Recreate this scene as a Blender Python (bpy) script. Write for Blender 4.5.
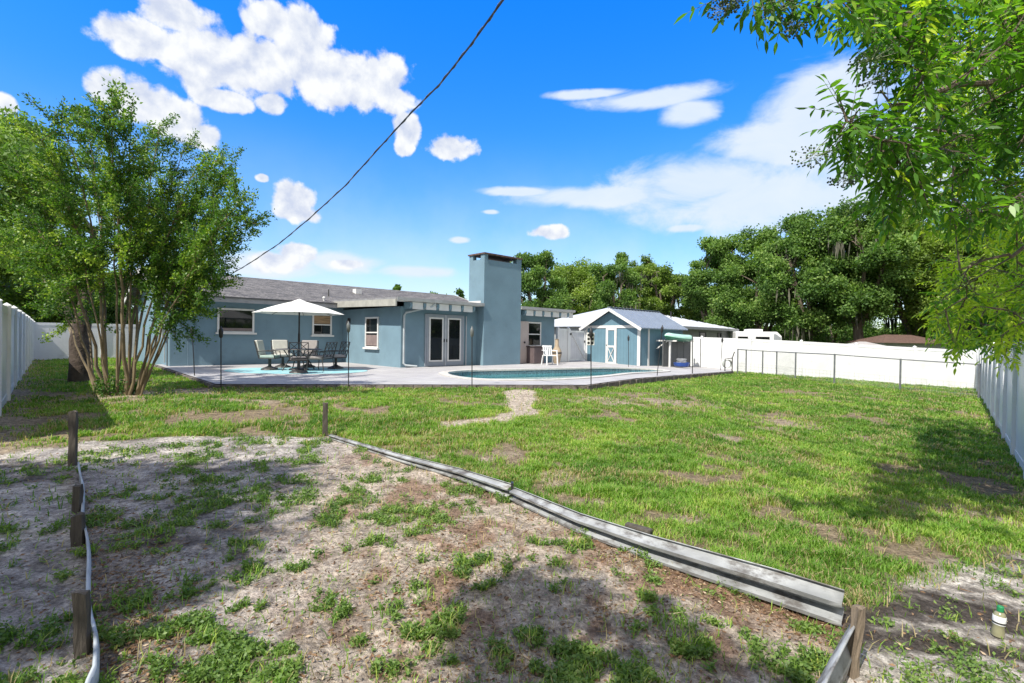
import bpy, bmesh, math, random
import numpy as np
from mathutils import Vector, Matrix
from mathutils.geometry import delaunay_2d_cdt

# ------------------------------------------------------------------ camera, sky, sun, exposure
for o in list(bpy.data.objects): bpy.data.objects.remove(o)
SC = bpy.context.scene
COL = SC.collection
rng = np.random.default_rng(7); random.seed(7)
R = math.radians
CZ = 1.6; F = 500.0; W_, H_ = 1024, 683
cam = bpy.data.cameras.new('camera'); CAM = bpy.data.objects.new('camera', cam); COL.objects.link(CAM)
SC.camera = CAM
cam.sensor_width = 36; cam.lens = 36*F/W_; cam.clip_start = .05; cam.clip_end = 3000
ROT = Matrix.Rotation(R(90-.4), 4, 'X') @ Matrix.Rotation(R(.8), 4, 'Z')
CAM.location = (0, 0, CZ); CAM.rotation_euler = ROT.to_euler()
SC.render.resolution_x, SC.render.resolution_y = W_, H_
SUN_EL = 53.0; SAZ = math.atan2(-.62, -.785)                      # azimuth measured from +Y towards +X
TOSUN = Vector((math.sin(SAZ)*math.cos(R(SUN_EL)), math.cos(SAZ)*math.cos(R(SUN_EL)), math.sin(R(SUN_EL))))
sl = bpy.data.lights.new('sun', 'SUN'); sl.energy = 4.8; sl.angle = R(.55); sl.color = (1, .955, .87)
SUN = bpy.data.objects.new('sun', sl); COL.objects.link(SUN)
SUN.rotation_euler = (-TOSUN).to_track_quat('-Z', 'Y').to_euler()
SC.view_settings.view_transform = 'Standard'; SC.view_settings.look = 'None'
SC.view_settings.exposure = 0.50; SC.view_settings.gamma = 1
SC.render.engine = 'CYCLES'
SC.cycles.max_bounces = 8; SC.cycles.transparent_max_bounces = 8

def ray(px, py):
    d = ROT.to_3x3() @ Vector((px-W_/2, -(py-H_/2), -F)); return d
def at(px, py, D):                                                  # point seen at pixel at forward distance D
    d = ray(px, py); return Vector((0, 0, CZ)) + d*(D/d.y)
def drop(px, py, H):                                                # point H below the camera
    d = ray(px, py); return Vector((0, 0, CZ)) + d*(-H/d.z)

# node expression helper
class E:
    def __init__(s, nt, sock): s.nt, s.s = nt, sock
    def _m(s, op, *a, clamp=False):
        n = s.nt.nodes.new('ShaderNodeMath'); n.operation = op; n.use_clamp = clamp
        for i, v in enumerate((s,)+a):
            if isinstance(v, E): s.nt.links.new(v.s, n.inputs[i])
            else: n.inputs[i].default_value = v
        return E(s.nt, n.outputs[0])
    def __add__(s, o): return s._m('ADD', o)
    def __sub__(s, o): return s._m('SUBTRACT', o)
    def __mul__(s, o): return s._m('MULTIPLY', o)
    def __truediv__(s, o): return s._m('DIVIDE', o)
    def mx(s, o): return s._m('MAXIMUM', o)
    def clamp(s): return s._m('ADD', 0.0, clamp=True)
    def sstep(s, a, b):
        n = s.nt.nodes.new('ShaderNodeMapRange'); n.interpolation_type = 'SMOOTHSTEP'
        s.nt.links.new(s.s, n.inputs[0]); n.inputs[1].default_value = a; n.inputs[2].default_value = b
        return E(s.nt, n.outputs[0])
def vmath(nt, op, a, b=None, c=None):
    n = nt.nodes.new('ShaderNodeVectorMath'); n.operation = op
    for i, v in enumerate((a, b, c)):
        if v is None: continue
        if isinstance(v, tuple): n.inputs[i].default_value = v
        else: nt.links.new(v, n.inputs[i])
    return n
def noise(nt, vec, scale, detail=4, rough=.55, dist=0, dim='3D'):
    n = nt.nodes.new('ShaderNodeTexNoise'); n.noise_dimensions = dim
    if vec is not None: nt.links.new(vec, n.inputs['Vector'])
    n.inputs['Scale'].default_value = scale; n.inputs['Detail'].default_value = detail
    n.inputs['Roughness'].default_value = rough; n.inputs['Distortion'].default_value = dist
    return n
def mixc(nt, fac, a, b, mode='MIX'):
    n = nt.nodes.new('ShaderNodeMix'); n.data_type = 'RGBA'; n.blend_type = mode
    for sock, v in ((n.inputs[0], fac), (n.inputs[6], a), (n.inputs[7], b)):
        if isinstance(v, E): nt.links.new(v.s, sock)
        elif isinstance(v, (int, float)): sock.default_value = v
        elif isinstance(v, tuple): sock.default_value = (*v[:3], 1)
        else: nt.links.new(v, sock)
    return n.outputs[2]

def build_world():
    w = bpy.data.worlds.new('World'); SC.world = w; w.use_nodes = True
    nt = w.node_tree; nt.nodes.clear()
    out = nt.nodes.new('ShaderNodeOutputWorld'); bg = nt.nodes.new('ShaderNodeBackground')
    nt.links.new(bg.outputs[0], out.inputs[0]); bg.inputs[1].default_value = .14
    sky = nt.nodes.new('ShaderNodeTexSky'); sky.sky_type = 'NISHITA'; sky.sun_disc = False
    sky.sun_elevation = R(SUN_EL); sky.sun_rotation = SAZ; sky.air_density = 1.0; sky.dust_density = .3; sky.ozone_density = 3
    tc = nt.nodes.new('ShaderNodeTexCoord'); g = tc.outputs['Generated']
    sep = nt.nodes.new('ShaderNodeSeparateXYZ'); nt.links.new(g, sep.inputs[0])
    x, y, z = (E(nt, sep.outputs[i]) for i in range(3))
    az = x._m('ARCTAN2', y); el = z._m('ARCSINE')
    # real sky is deeper overhead; tint grows with elevation
    hs = nt.nodes.new('ShaderNodeHueSaturation'); hs.inputs['Saturation'].default_value = 1.32; hs.inputs['Value'].default_value = 1.0
    nt.links.new(sky.outputs[0], hs.inputs['Color'])
    deep = el.sstep(.05, .75)
    tint = mixc(nt, deep, (.98, 1.0, 1.08), (.16, 1.22, 1.95))
    skc = mixc(nt, 1.0, hs.outputs[0], tint, 'MULTIPLY')
    cv = nt.nodes.new('ShaderNodeCombineXYZ'); nt.links.new(az.s, cv.inputs[0]); nt.links.new(el.s, cv.inputs[1])
    uv = cv.outputs[0]
    def field(blobs):
        r = None
        for (px, py, rx, ry) in blobs:
            d = ray(px, py).normalized(); u0 = math.atan2(d.x, d.y); v0 = math.asin(d.z)
            k = 1/F*(math.cos(u0))**2; kv = 1/F*math.cos(u0)*math.cos(v0)**2
            ru, rv = rx*k, ry*kv
            m = vmath(nt, 'MULTIPLY_ADD', uv, (1/ru, 1/rv, 0), (-u0/ru, -v0/rv, 0))
            l = vmath(nt, 'LENGTH', m.outputs[0]); e = E(nt, l.outputs['Value'])*-1.0+1.0
            r = e if r is None else r.mx(e)
        return r
    cum = [(135,38,52,24),(175,14,42,22),(205,60,62,36),(250,66,60,40),(272,22,34,24),(302,38,38,34),(340,78,66,34),(380,78,34,32),(398,100,20,18),
           (225,100,36,14),(271,103,20,14),(112,88,30,22),(140,100,40,26),(170,118,40,24),(203,136,22,14),(407,128,16,22),(404,146,12,12),(450,147,28,15),(6,105,14,12),
           (294,202,24,22),(296,252,26,13),(276,262,30,12),(345,264,20,6),(262,178,8,5),(300,214,26,10),(549,232,20,8)]
    wis = [(655,98,80,13),(590,94,50,6),(690,112,36,16),(830,100,90,46),(800,140,110,34),(700,185,120,34),(760,200,150,40),(600,196,110,14),(880,180,150,70),(520,192,50,6),
           (688,228,26,6),(960,120,140,80),(262,264,70,16),(345,262,44,12),(420,272,50,8),(345,262,30,8),(460,240,12,4),(490,212,10,3),(-120,180,120,60),(1150,150,120,60)]
    def billow(vec, sc):
        v = nt.nodes.new('ShaderNodeTexVoronoi'); v.voronoi_dimensions = '2D'; v.feature = 'F1'; v.inputs['Scale'].default_value = sc; nt.links.new(vec, v.inputs['Vector'])
        return E(nt, v.outputs['Distance'])*-1.0+.45
    wn = noise(nt, uv, 24, 2, .5); wv = vmath(nt, 'MULTIPLY_ADD', wn.outputs['Color'], (.03, .03, 0)); nt.links.new(uv, wv.inputs[2]); wuv = wv.outputs[0]
    n1 = E(nt, noise(nt, uv, 15, 7, .58, .2).outputs[0]); n2 = E(nt, noise(nt, uv, 55, 6, .6).outputs[0]); bl = billow(wuv, 26)
    up = vmath(nt, 'ADD', uv, (-.006, .022, 0)).outputs[0]
    n1u = E(nt, noise(nt, up, 15, 7, .58, .2).outputs[0]); blu = billow(vmath(nt, 'ADD', wuv, (-.003, .011, 0)).outputs[0], 26)
    fc = field(cum)
    dc = (fc*1.1 + (n1-.5)*1.35 + bl*.45 + (n2-.5)*.45).sstep(.0, .34)
    st = vmath(nt, 'MULTIPLY', uv, (.55, 1, 1)).outputs[0]
    nw = E(nt, noise(nt, st, 13, 9, .6, .5).outputs[0])
    fw = field(wis)
    dw = (fw*1.1 + (nw-.5)*1.6).sstep(-.05, .62)*.92
    far = (el*-1.0+.40).sstep(0, .40)*(E(nt, noise(nt, uv, 5, 6).outputs[0]).sstep(.15, .85)*.75+.1)   # thin cloud low down all round
    shade = ((n1-n1u)*3.6+(bl-blu)*.7+(n2-.5)*.25+.60-(fc-.45).clamp()*.4).clamp()
    ccol = mixc(nt, shade, (3.3, 3.65, 4.5), (5.0, 5.1, 5.2))
    wcol = mixc(nt, nw, (3.5, 4.2, 5.2), (4.7, 4.95, 5.3))
    # broken white cloud added out of view, overhead and behind, as neutral fill light
    back = ((el.sstep(.72, 1.0)).mx((y*-1.0).sstep(-.25, .25))) * E(nt, noise(nt, g, 2.3, 6, .6).outputs[0]).sstep(.30, .52)
    c = mixc(nt, far, skc, (3.9, 4.6, 5.4)); c = mixc(nt, dw, c, wcol); c = mixc(nt, dc, c, ccol); c = mixc(nt, back, c, (4.3, 4.25, 4.15))
    nt.links.new(c, bg.inputs[0])
build_world()

# ------------------------------------------------------------------ materials
MATS = {}
def mat(name, col, rough=.7, var=(3, .12), bump=None, metal=0, spec=.5, col2=None, rot=None, stretch=(1, 1, 1), transl=0, dirt=None):
    if name in MATS: return MATS[name]
    m = bpy.data.materials.new(name); m.use_nodes = True; nt = m.node_tree
    b = nt.nodes['Principled BSDF']; out = nt.nodes['Material Output']
    tc = nt.nodes.new('ShaderNodeTexCoord')
    mp = vmath(nt, 'MULTIPLY', tc.outputs['Object'], tuple(float(s) for s in stretch)).outputs[0]
    n = noise(nt, mp, var[0], 5, .6)
    a = var[1]; lo = col2 if col2 else tuple(c*(1-a) for c in col); hi = col if col2 else tuple(min(1, c*(1+a)) for c in col)
    c = mixc(nt, E(nt, n.outputs[0]).sstep(.3, .7), lo, hi)
    if dirt:
        dn = noise(nt, mp, dirt[0], 6, .7)
        c = mixc(nt, E(nt, dn.outputs[0]).sstep(dirt[1], dirt[1]+.18)*dirt[2], c, dirt[3])
    nt.links.new(c, b.inputs['Base Color'])
    b.inputs['Roughness'].default_value = rough; b.inputs['Metallic'].default_value = metal
    b.inputs['Specular IOR Level'].default_value = spec
    if bump:
        bn = noise(nt, mp, bump[0], 4, .6); bp = nt.nodes.new('ShaderNodeBump'); bp.inputs['Strength'].default_value = bump[1]
        bp.inputs['Distance'].default_value = bump[2] if len(bump) > 2 else .01
        nt.links.new(bn.outputs[0], bp.inputs['Height']); nt.links.new(bp.outputs[0], b.inputs['Normal'])
    MATS[name] = m; return m
def leafmat(name, dark, mid, light, transl=.4, rough=.45, dry=None):
    m = bpy.data.materials.new(name); m.use_nodes = True; nt = m.node_tree
    b = nt.nodes['Principled BSDF']; out = nt.nodes['Material Output']
    at_ = nt.nodes.new('ShaderNodeAttribute'); at_.attribute_name = 'var'; v = E(nt, at_.outputs['Fac'])
    c = mixc(nt, v.sstep(0, .55), dark, mid); c = mixc(nt, v.sstep(.5, .9), c, light)
    if dry: c = mixc(nt, v.sstep(.93, .96), c, dry)
    nt.links.new(c, b.inputs['Base Color']); b.inputs['Roughness'].default_value = rough; b.inputs['Specular IOR Level'].default_value = .35
    tr = nt.nodes.new('ShaderNodeBsdfTranslucent')
    tcol = mixc(nt, 1.0, c, (1.3, 1.5, .5), 'MULTIPLY'); nt.links.new(tcol, tr.inputs[0])
    mx = nt.nodes.new('ShaderNodeMixShader'); mx.inputs[0].default_value = transl
    nt.links.new(b.outputs[0], mx.inputs[1]); nt.links.new(tr.outputs[0], mx.inputs[2]); nt.links.new(mx.outputs[0], out.inputs[0])
    return m

# ------------------------------------------------------------------ object helpers
def tag(o, label=None, cat=None, group=None, kind=None):
    if label: o['label'] = label
    if cat: o['category'] = cat
    if group: o['group'] = group
    if kind: o['kind'] = kind
    return o
def empty(name, loc, label, cat, group=None, rz=0):
    o = bpy.data.objects.new(name, None); COL.objects.link(o); o.location = loc; o.rotation_euler = (0, 0, rz)
    return tag(o, label, cat, group)
class MB:
    def __init__(s): s.v = []; s.f = []
    def add(s, vs, fs):
        k = len(s.v); s.v += [tuple(v) for v in vs]; s.f += [tuple(i+k for i in f) for f in fs]; return s
    def box(s, x0, x1, y0, y1, z0, z1, T=None):
        vs = [Vector((x, y, z)) for z in (z0, z1) for (x, y) in ((x0, y0), (x1, y0), (x1, y1), (x0, y1))]
        if T is not None: vs = [T @ v for v in vs]
        return s.add(vs, [(3, 2, 1, 0), (4, 5, 6, 7), (0, 1, 5, 4), (1, 2, 6, 5), (2, 3, 7, 6), (3, 0, 4, 7)])
    def beam(s, a, b, w, h, up=(0, 0, 1)):
        a, b = Vector(a), Vector(b); d = (b-a).normalized(); up = Vector(up)
        sd = d.cross(up)
        if sd.length < 1e-4: sd = d.cross(Vector((1, 0, 0)))
        sd.normalize(); u = sd.cross(d)
        vs = [p+sd*i*w/2+u*j*h/2 for p in (a, b) for (i, j) in ((-1, -1), (1, -1), (1, 1), (-1, 1))]
        return s.add(vs, [(3, 2, 1, 0), (4, 5, 6, 7), (0, 1, 5, 4), (1, 2, 6, 5), (2, 3, 7, 6), (3, 0, 4, 7)])
    def tube(s, pts, rad, n=6, cap=True):
        pts = [Vector(p) for p in pts]; k = len(pts)
        rad = [rad]*k if isinstance(rad, (int, float)) else rad
        vs = []; u = None
        for i, p in enumerate(pts):
            d = (pts[min(i+1, k-1)]-pts[max(i-1, 0)])
            if d.length < 1e-9: d = Vector((0, 0, 1))
            d.normalize()
            if u is None: u = d.orthogonal().normalized()
            u = (u-d*u.dot(d)); u = u.normalized() if u.length > 1e-6 else d.orthogonal().normalized()
            w = d.cross(u)
            vs += [p+(u*math.cos(a)+w*math.sin(a))*rad[i] for a in (2*math.pi*j/n for j in range(n))]
        fs = [(i*n+j, i*n+(j+1) % n, (i+1)*n+(j+1) % n, (i+1)*n+j) for i in range(k-1) for j in range(n)]
        if cap: fs += [tuple(range(n-1, -1, -1)), tuple((k-1)*n+j for j in range(n))]
        return s.add(vs, fs)
    def lathe(s, prof, c=(0, 0, 0), n=20):
        c = Vector(c); k = len(prof)
        vs = [c+Vector((r*math.cos(2*math.pi*j/n), r*math.sin(2*math.pi*j/n), z)) for (r, z) in prof for j in range(n)]
        fs = [(i*n+j, i*n+(j+1) % n, (i+1)*n+(j+1) % n, (i+1)*n+j) for i in range(k-1) for j in range(n)]
        fs += [tuple(range(n-1, -1, -1)), tuple((k-1)*n+j for j in range(n))]
        return s.add(vs, fs)
    def prism(s, poly, a, b, ax='y', T=None):                      # poly 2D (u,z) extruded along y (or x)
        n = len(poly)
        P = (lambda u, z, t: Vector((u, t, z))) if ax == 'y' else (lambda u, z, t: Vector((t, u, z)))
        vs = [P(u, z, t) for t in (a, b) for (u, z) in poly]
        if T is not None: vs = [T @ v for v in vs]
        fs = [tuple(range(n)), tuple(range(2*n-1, n-1, -1))]+[(i, i+n, (i+1) % n+n, (i+1) % n) for i in range(n)]
        return s.add(vs, fs)
    def ball(s, c, r, n=8, sz=1):
        prof = [(max(1e-4, r*math.sin(math.pi*i/6)), -r*sz*math.cos(math.pi*i/6)) for i in range(7)]
        return s.lathe(prof, c, n)
    def build(s, name, m, parent=None, smooth=False, bevel=0):
        me = bpy.data.meshes.new(name); me.from_pydata(s.v, [], s.f)
        bm = bmesh.new(); bm.from_mesh(me); bmesh.ops.recalc_face_normals(bm, faces=bm.faces); bm.to_mesh(me); bm.free()
        if m: me.materials.append(m)
        if smooth:
            me.polygons.foreach_set('use_smooth', [True]*len(me.polygons)); me.set_sharp_from_angle(angle=R(40))
        o = bpy.data.objects.new(name, me); COL.objects.link(o)
        if parent: o.parent = parent
        if bevel:
            b = o.modifiers.new('bevel', 'BEVEL'); b.width = bevel; b.segments = 2; b.limit_method = 'ANGLE'
        return o
def children(o): return [c for c in bpy.data.objects if c.parent == o]
def copy_tree(o, parent=None, kids=None):
    c = o.copy(); COL.objects.link(c); c.parent = parent
    for ch in children(o): copy_tree(ch, c)
    return c
def npmesh(name, V, loops_per, m, parent=None, var=None, smooth=False):
    """V (n*k,3) vertices of n faces with k corners each"""
    me = bpy.data.meshes.new(name); n = len(V); k = loops_per; nf = n//k
    me.vertices.add(n); me.vertices.foreach_set('co', np.ascontiguousarray(V, dtype=np.float32).ravel())
    me.loops.add(n); me.loops.foreach_set('vertex_index', np.arange(n, dtype=np.int32))
    me.polygons.add(nf); me.polygons.foreach_set('loop_start', np.arange(0, n, k, dtype=np.int32))
    if var is not None:
        a = me.attributes.new('var', 'FLOAT', 'FACE'); a.data.foreach_set('value', np.ascontiguousarray(var, dtype=np.float32))
    me.materials.append(m); me.update(calc_edges=True)
    o = bpy.data.objects.new(name, me); COL.objects.link(o)
    if parent: o.parent = parent
    return o
def unit(a): return a/np.maximum(np.linalg.norm(a, axis=1, keepdims=True), 1e-9)
def leafquads(P, A, L, Wd, fold=.15):
    """P base, A axis (unit), L length array, Wd width ratio"""
    n = len(P); r = unit(rng.normal(size=(n, 3)))
    B = unit(np.cross(A, r)); N = np.cross(A, B); L = L[:, None]
    mid = P+A*L*.45
    V = np.stack([P, mid+B*L*Wd/2+N*L*fold*.4, P+A*L-N*L*fold, mid-B*L*Wd/2+N*L*fold*.4], axis=1)
    return V.reshape(-1, 3)

def vnoise(x, y, s=0):
    xi = np.floor(x).astype(np.int64); yi = np.floor(y).astype(np.int64); xf = x-xi; yf = y-yi
    def h(a, b):
        n = (a*374761393+b*668265263+s*1442695041) & 0xffffffff
        n = ((n ^ (n >> 13))*1274126177) & 0xffffffff
        return ((n ^ (n >> 16)) & 0xffff)/65535.
    u = xf*xf*(3-2*xf); v = yf*yf*(3-2*yf)
    return (h(xi, yi)*(1-u)+h(xi+1, yi)*u)*(1-v)+(h(xi, yi+1)*(1-u)+h(xi+1, yi+1)*u)*v
def fbm(x, y, s=0, o=4):
    t = 0; a = .5; tot = 0
    for i in range(o): t = t+a*vnoise(x, y, s+i*17); tot += a; a *= .55; x = x*2.03+11.3; y = y*2.03-7.1
    return t/tot
def sst(x, a, b): t = np.clip((x-a)/(b-a), 0, 1); return t*t*(3-2*t)
def sdist(X, Y, poly):
    """signed distance (positive inside)"""
    X = np.asarray(X, float); Y = np.asarray(Y, float)
    d = np.full(X.shape, 1e9); ins = np.zeros(X.shape, bool); n = len(poly)
    for i in range(n):
        x0, y0 = poly[i]; x1, y1 = poly[(i+1) % n]; ex, ey = x1-x0, y1-y0
        t = np.clip(((X-x0)*ex+(Y-y0)*ey)/(ex*ex+ey*ey+1e-12), 0, 1)
        d = np.minimum(d, np.hypot(X-x0-t*ex, Y-y0-t*ey))
        c = ((y0 > Y) != (y1 > Y)) & (X < (x1-x0)*(Y-y0)/(y1-y0+1e-12)+x0); ins ^= c
    return np.where(ins, d, -d)

# ------------------------------------------------------------------ terrain
CP = np.array([(-2,2,1.45),(2,2.5,1.5),(-9,8.7,1.375),(-23,24,1.39),(-7.1,12,1.31),(-2,12.8,1.30),(1.95,13,1.33),(6,18,1.47),(10.8,24.4,1.62),(13,26,1.70),
  (13.3,20.3,1.72),(15.5,19.5,1.86),(22,24,2.12),(7.65,7.5,1.8),(13.7,14,1.87),(-2.5,6.9,1.4),(4,5,1.6),(0,0,1.45),(-3,0,1.42),(3,0,1.58),(-13,18,1.30),(-20,10,1.4),
  (30,30,2.1),(-30,30,1.4),(0,35,1.5),(-10,-10,1.4),(10,-10,1.7),(25,5,2.0)], float)
def _U(r2): return r2*np.log(r2+1e-9)*.5
_n = len(CP); _K = _U(((CP[:, None, :2]-CP[None, :, :2])**2).sum(2))+np.eye(_n)*1.5
_P = np.hstack([np.ones((_n, 1)), CP[:, :2]]); _A = np.block([[_K, _P], [_P.T, np.zeros((3, 3))]])
_w = np.linalg.solve(_A, np.r_[CP[:, 2], 0, 0, 0])
def gz(X, Y, bumps=True):
    X = np.atleast_1d(np.asarray(X, float)); Y = np.atleast_1d(np.asarray(Y, float)); sh = X.shape; x = X.ravel(); y = Y.ravel()
    r = np.hypot(x, y); k = np.minimum(1, 38/np.maximum(r, 1e-6)); xx = x*k; yy = y*k
    H = _w[_n]+_w[_n+1]*xx+_w[_n+2]*yy
    for i in range(_n): H = H+_w[i]*_U((xx-CP[i, 0])**2+(yy-CP[i, 1])**2)
    H = np.clip(H, 1.25, 2.2)
    if bumps: H = H-(fbm(x*1.3, y*1.3, 3, 4)-.5)*.07-(fbm(x*6, y*6, 9, 2)-.5)*.018*(r < 14)-(fbm(x*19, y*19, 13, 3)-.5)*.022*np.clip(1.6-r/6, 0, 1)
    return (CZ-H).reshape(sh)
def gz1(x, y): return float(gz(x, y)[0])
def ground(px, py):
    d = ray(px, py); H = 1.5
    for _ in range(12):
        p = Vector((0, 0, CZ))+d*(-H/d.z); H = CZ-float(gz(p.x, p.y)[0])
    return p
def G(px, py): p = ground(px, py); return (p.x, p.y)

d1 = Vector((.72, .694, 0)).normalized(); bk = Vector((-d1.y, d1.x, 0))
DECK = [(-13.6, 19.1), (-7.1, 12.0), (1.95, 13.1), (10.8, 24.5), (12.0, 27.4), (9.6, 28.4), (0, 36), (-8, 30)]
def deckz(x, y): return CZ-(1.2+.04*max(0, x-4))
bed = [G(76, 442), G(200, 436), G(330, 437), G(500, 490), G(640, 545), G(843, 620), G(828, 690), (1.0, .6), (-1.0, .8), G(95, 683), G(85, 560)]
lsand = [G(76, 448), G(-60, 462), (-7, 4.2), (-6, 1), (0, .5), G(300, 683), G(300, 560), G(300, 448)]
rsand = [G(850, 600), G(900, 574), G(960, 560), G(1040, 540), (6, 4.2), (5, 1), (0, .5), G(700, 683), G(760, 600)]
path = [G(504, 390), G(537, 390), G(538, 415), G(505, 422), G(470, 426), G(438, 431), G(438, 422), G(480, 418), G(506, 412)]
myr = drop(118, 396, 1.37)
BARE = [(790, 425, 1.0, .5), (660, 402, 1.6, .6), (590, 400, 1.3, .5), (905, 505, .35, .3), (720, 436, .5, .3), (560, 480, .25, .3), (450, 446, .5, .3), (430, 450, .4, .3), (500, 458, .3, .2), (690, 520, .25, .2),
        (250, 400, 1.6, .25), (300, 398, 1.2, .2), (170, 400, .9, .4), (60, 400, .8, .3), (210, 393, 1.5, .4), (600, 500, .2, .15), (860, 440, .5, .3), (980, 512, .4, .3)]
def wz(X, Y, k=.35): return (fbm(X*1.7, Y*1.7, 21)-.5)*k*2
def zones(X, Y):
    w = wz(X, Y)
    inb = sst(sdist(X, Y, bed), -.03, .03); inl = sst(sdist(X, Y, lsand)+w, -.15, .25); inr = sst(sdist(X, Y, rsand)+w*.6, -.12, .2)
    ip = sst(sdist(X, Y, path)+w*.35, -.12, .12)
    inl = inl*(1-inb); inr = inr*(1-inb)
    bare = np.zeros_like(X)
    for (a, b, rx, ry) in BARE:
        c = G(a, b); q = 1-np.hypot((X-c[0])/rx, (Y-c[1])/ry/1.6)+w*1.6; bare = np.maximum(bare, sst(q+(fbm(X*4, Y*4, 57)-.5)*2.2, -.3, .9)*.85)
    q = 1-np.hypot(X-myr.x, Y-myr.y)/1.0+w; bare = np.maximum(bare, sst(q, 0, .5))
    fen = [(-6.6, 6.3), (-23, 24)]                                     # bare strip at the left fence
    t = ((X+6.6)*-.68+(Y-6.3)*.733); perp = np.abs((X+6.6)*.733+(Y-6.3)*.68)
    bare = np.maximum(bare, sst(perp, .7, .1)*.8)
    bare = np.maximum(bare, ip*1.08)
    f = fbm(X*1.1, Y*1.1, 5); f2 = fbm(X*3.3, Y*3.3, 8)
    left = sst(X, -1.0, -4.0)*sst(Y, 13.5, 8)
    lawn = sst(f*.6+f2*.4, .33+.11*left, .48+.09*left)*(1-.92*bare)
    return inb, inl, inr, bare, lawn, f, f2
def covers(X, Y):
    inb, inl, inr, bare, lawn, f, f2 = zones(X, Y)
    out = np.clip(1-inb-inl-inr, 0, 1)
    grass = lawn*out
    wf = fbm(X*2.3+3, Y*2.3, 31)*.5+fbm(X*6.5, Y*6.5, 33)*.5
    weed = sst(wf, .505, .55)*sst(fbm(X*11, Y*11, 37, 2), .36, .55)*(inb*.95+inl*.75+inr*.3)
    # greener stand of weeds towards the middle and right of the bed
    return grass, weed, inb, inl, inr, bare

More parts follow.
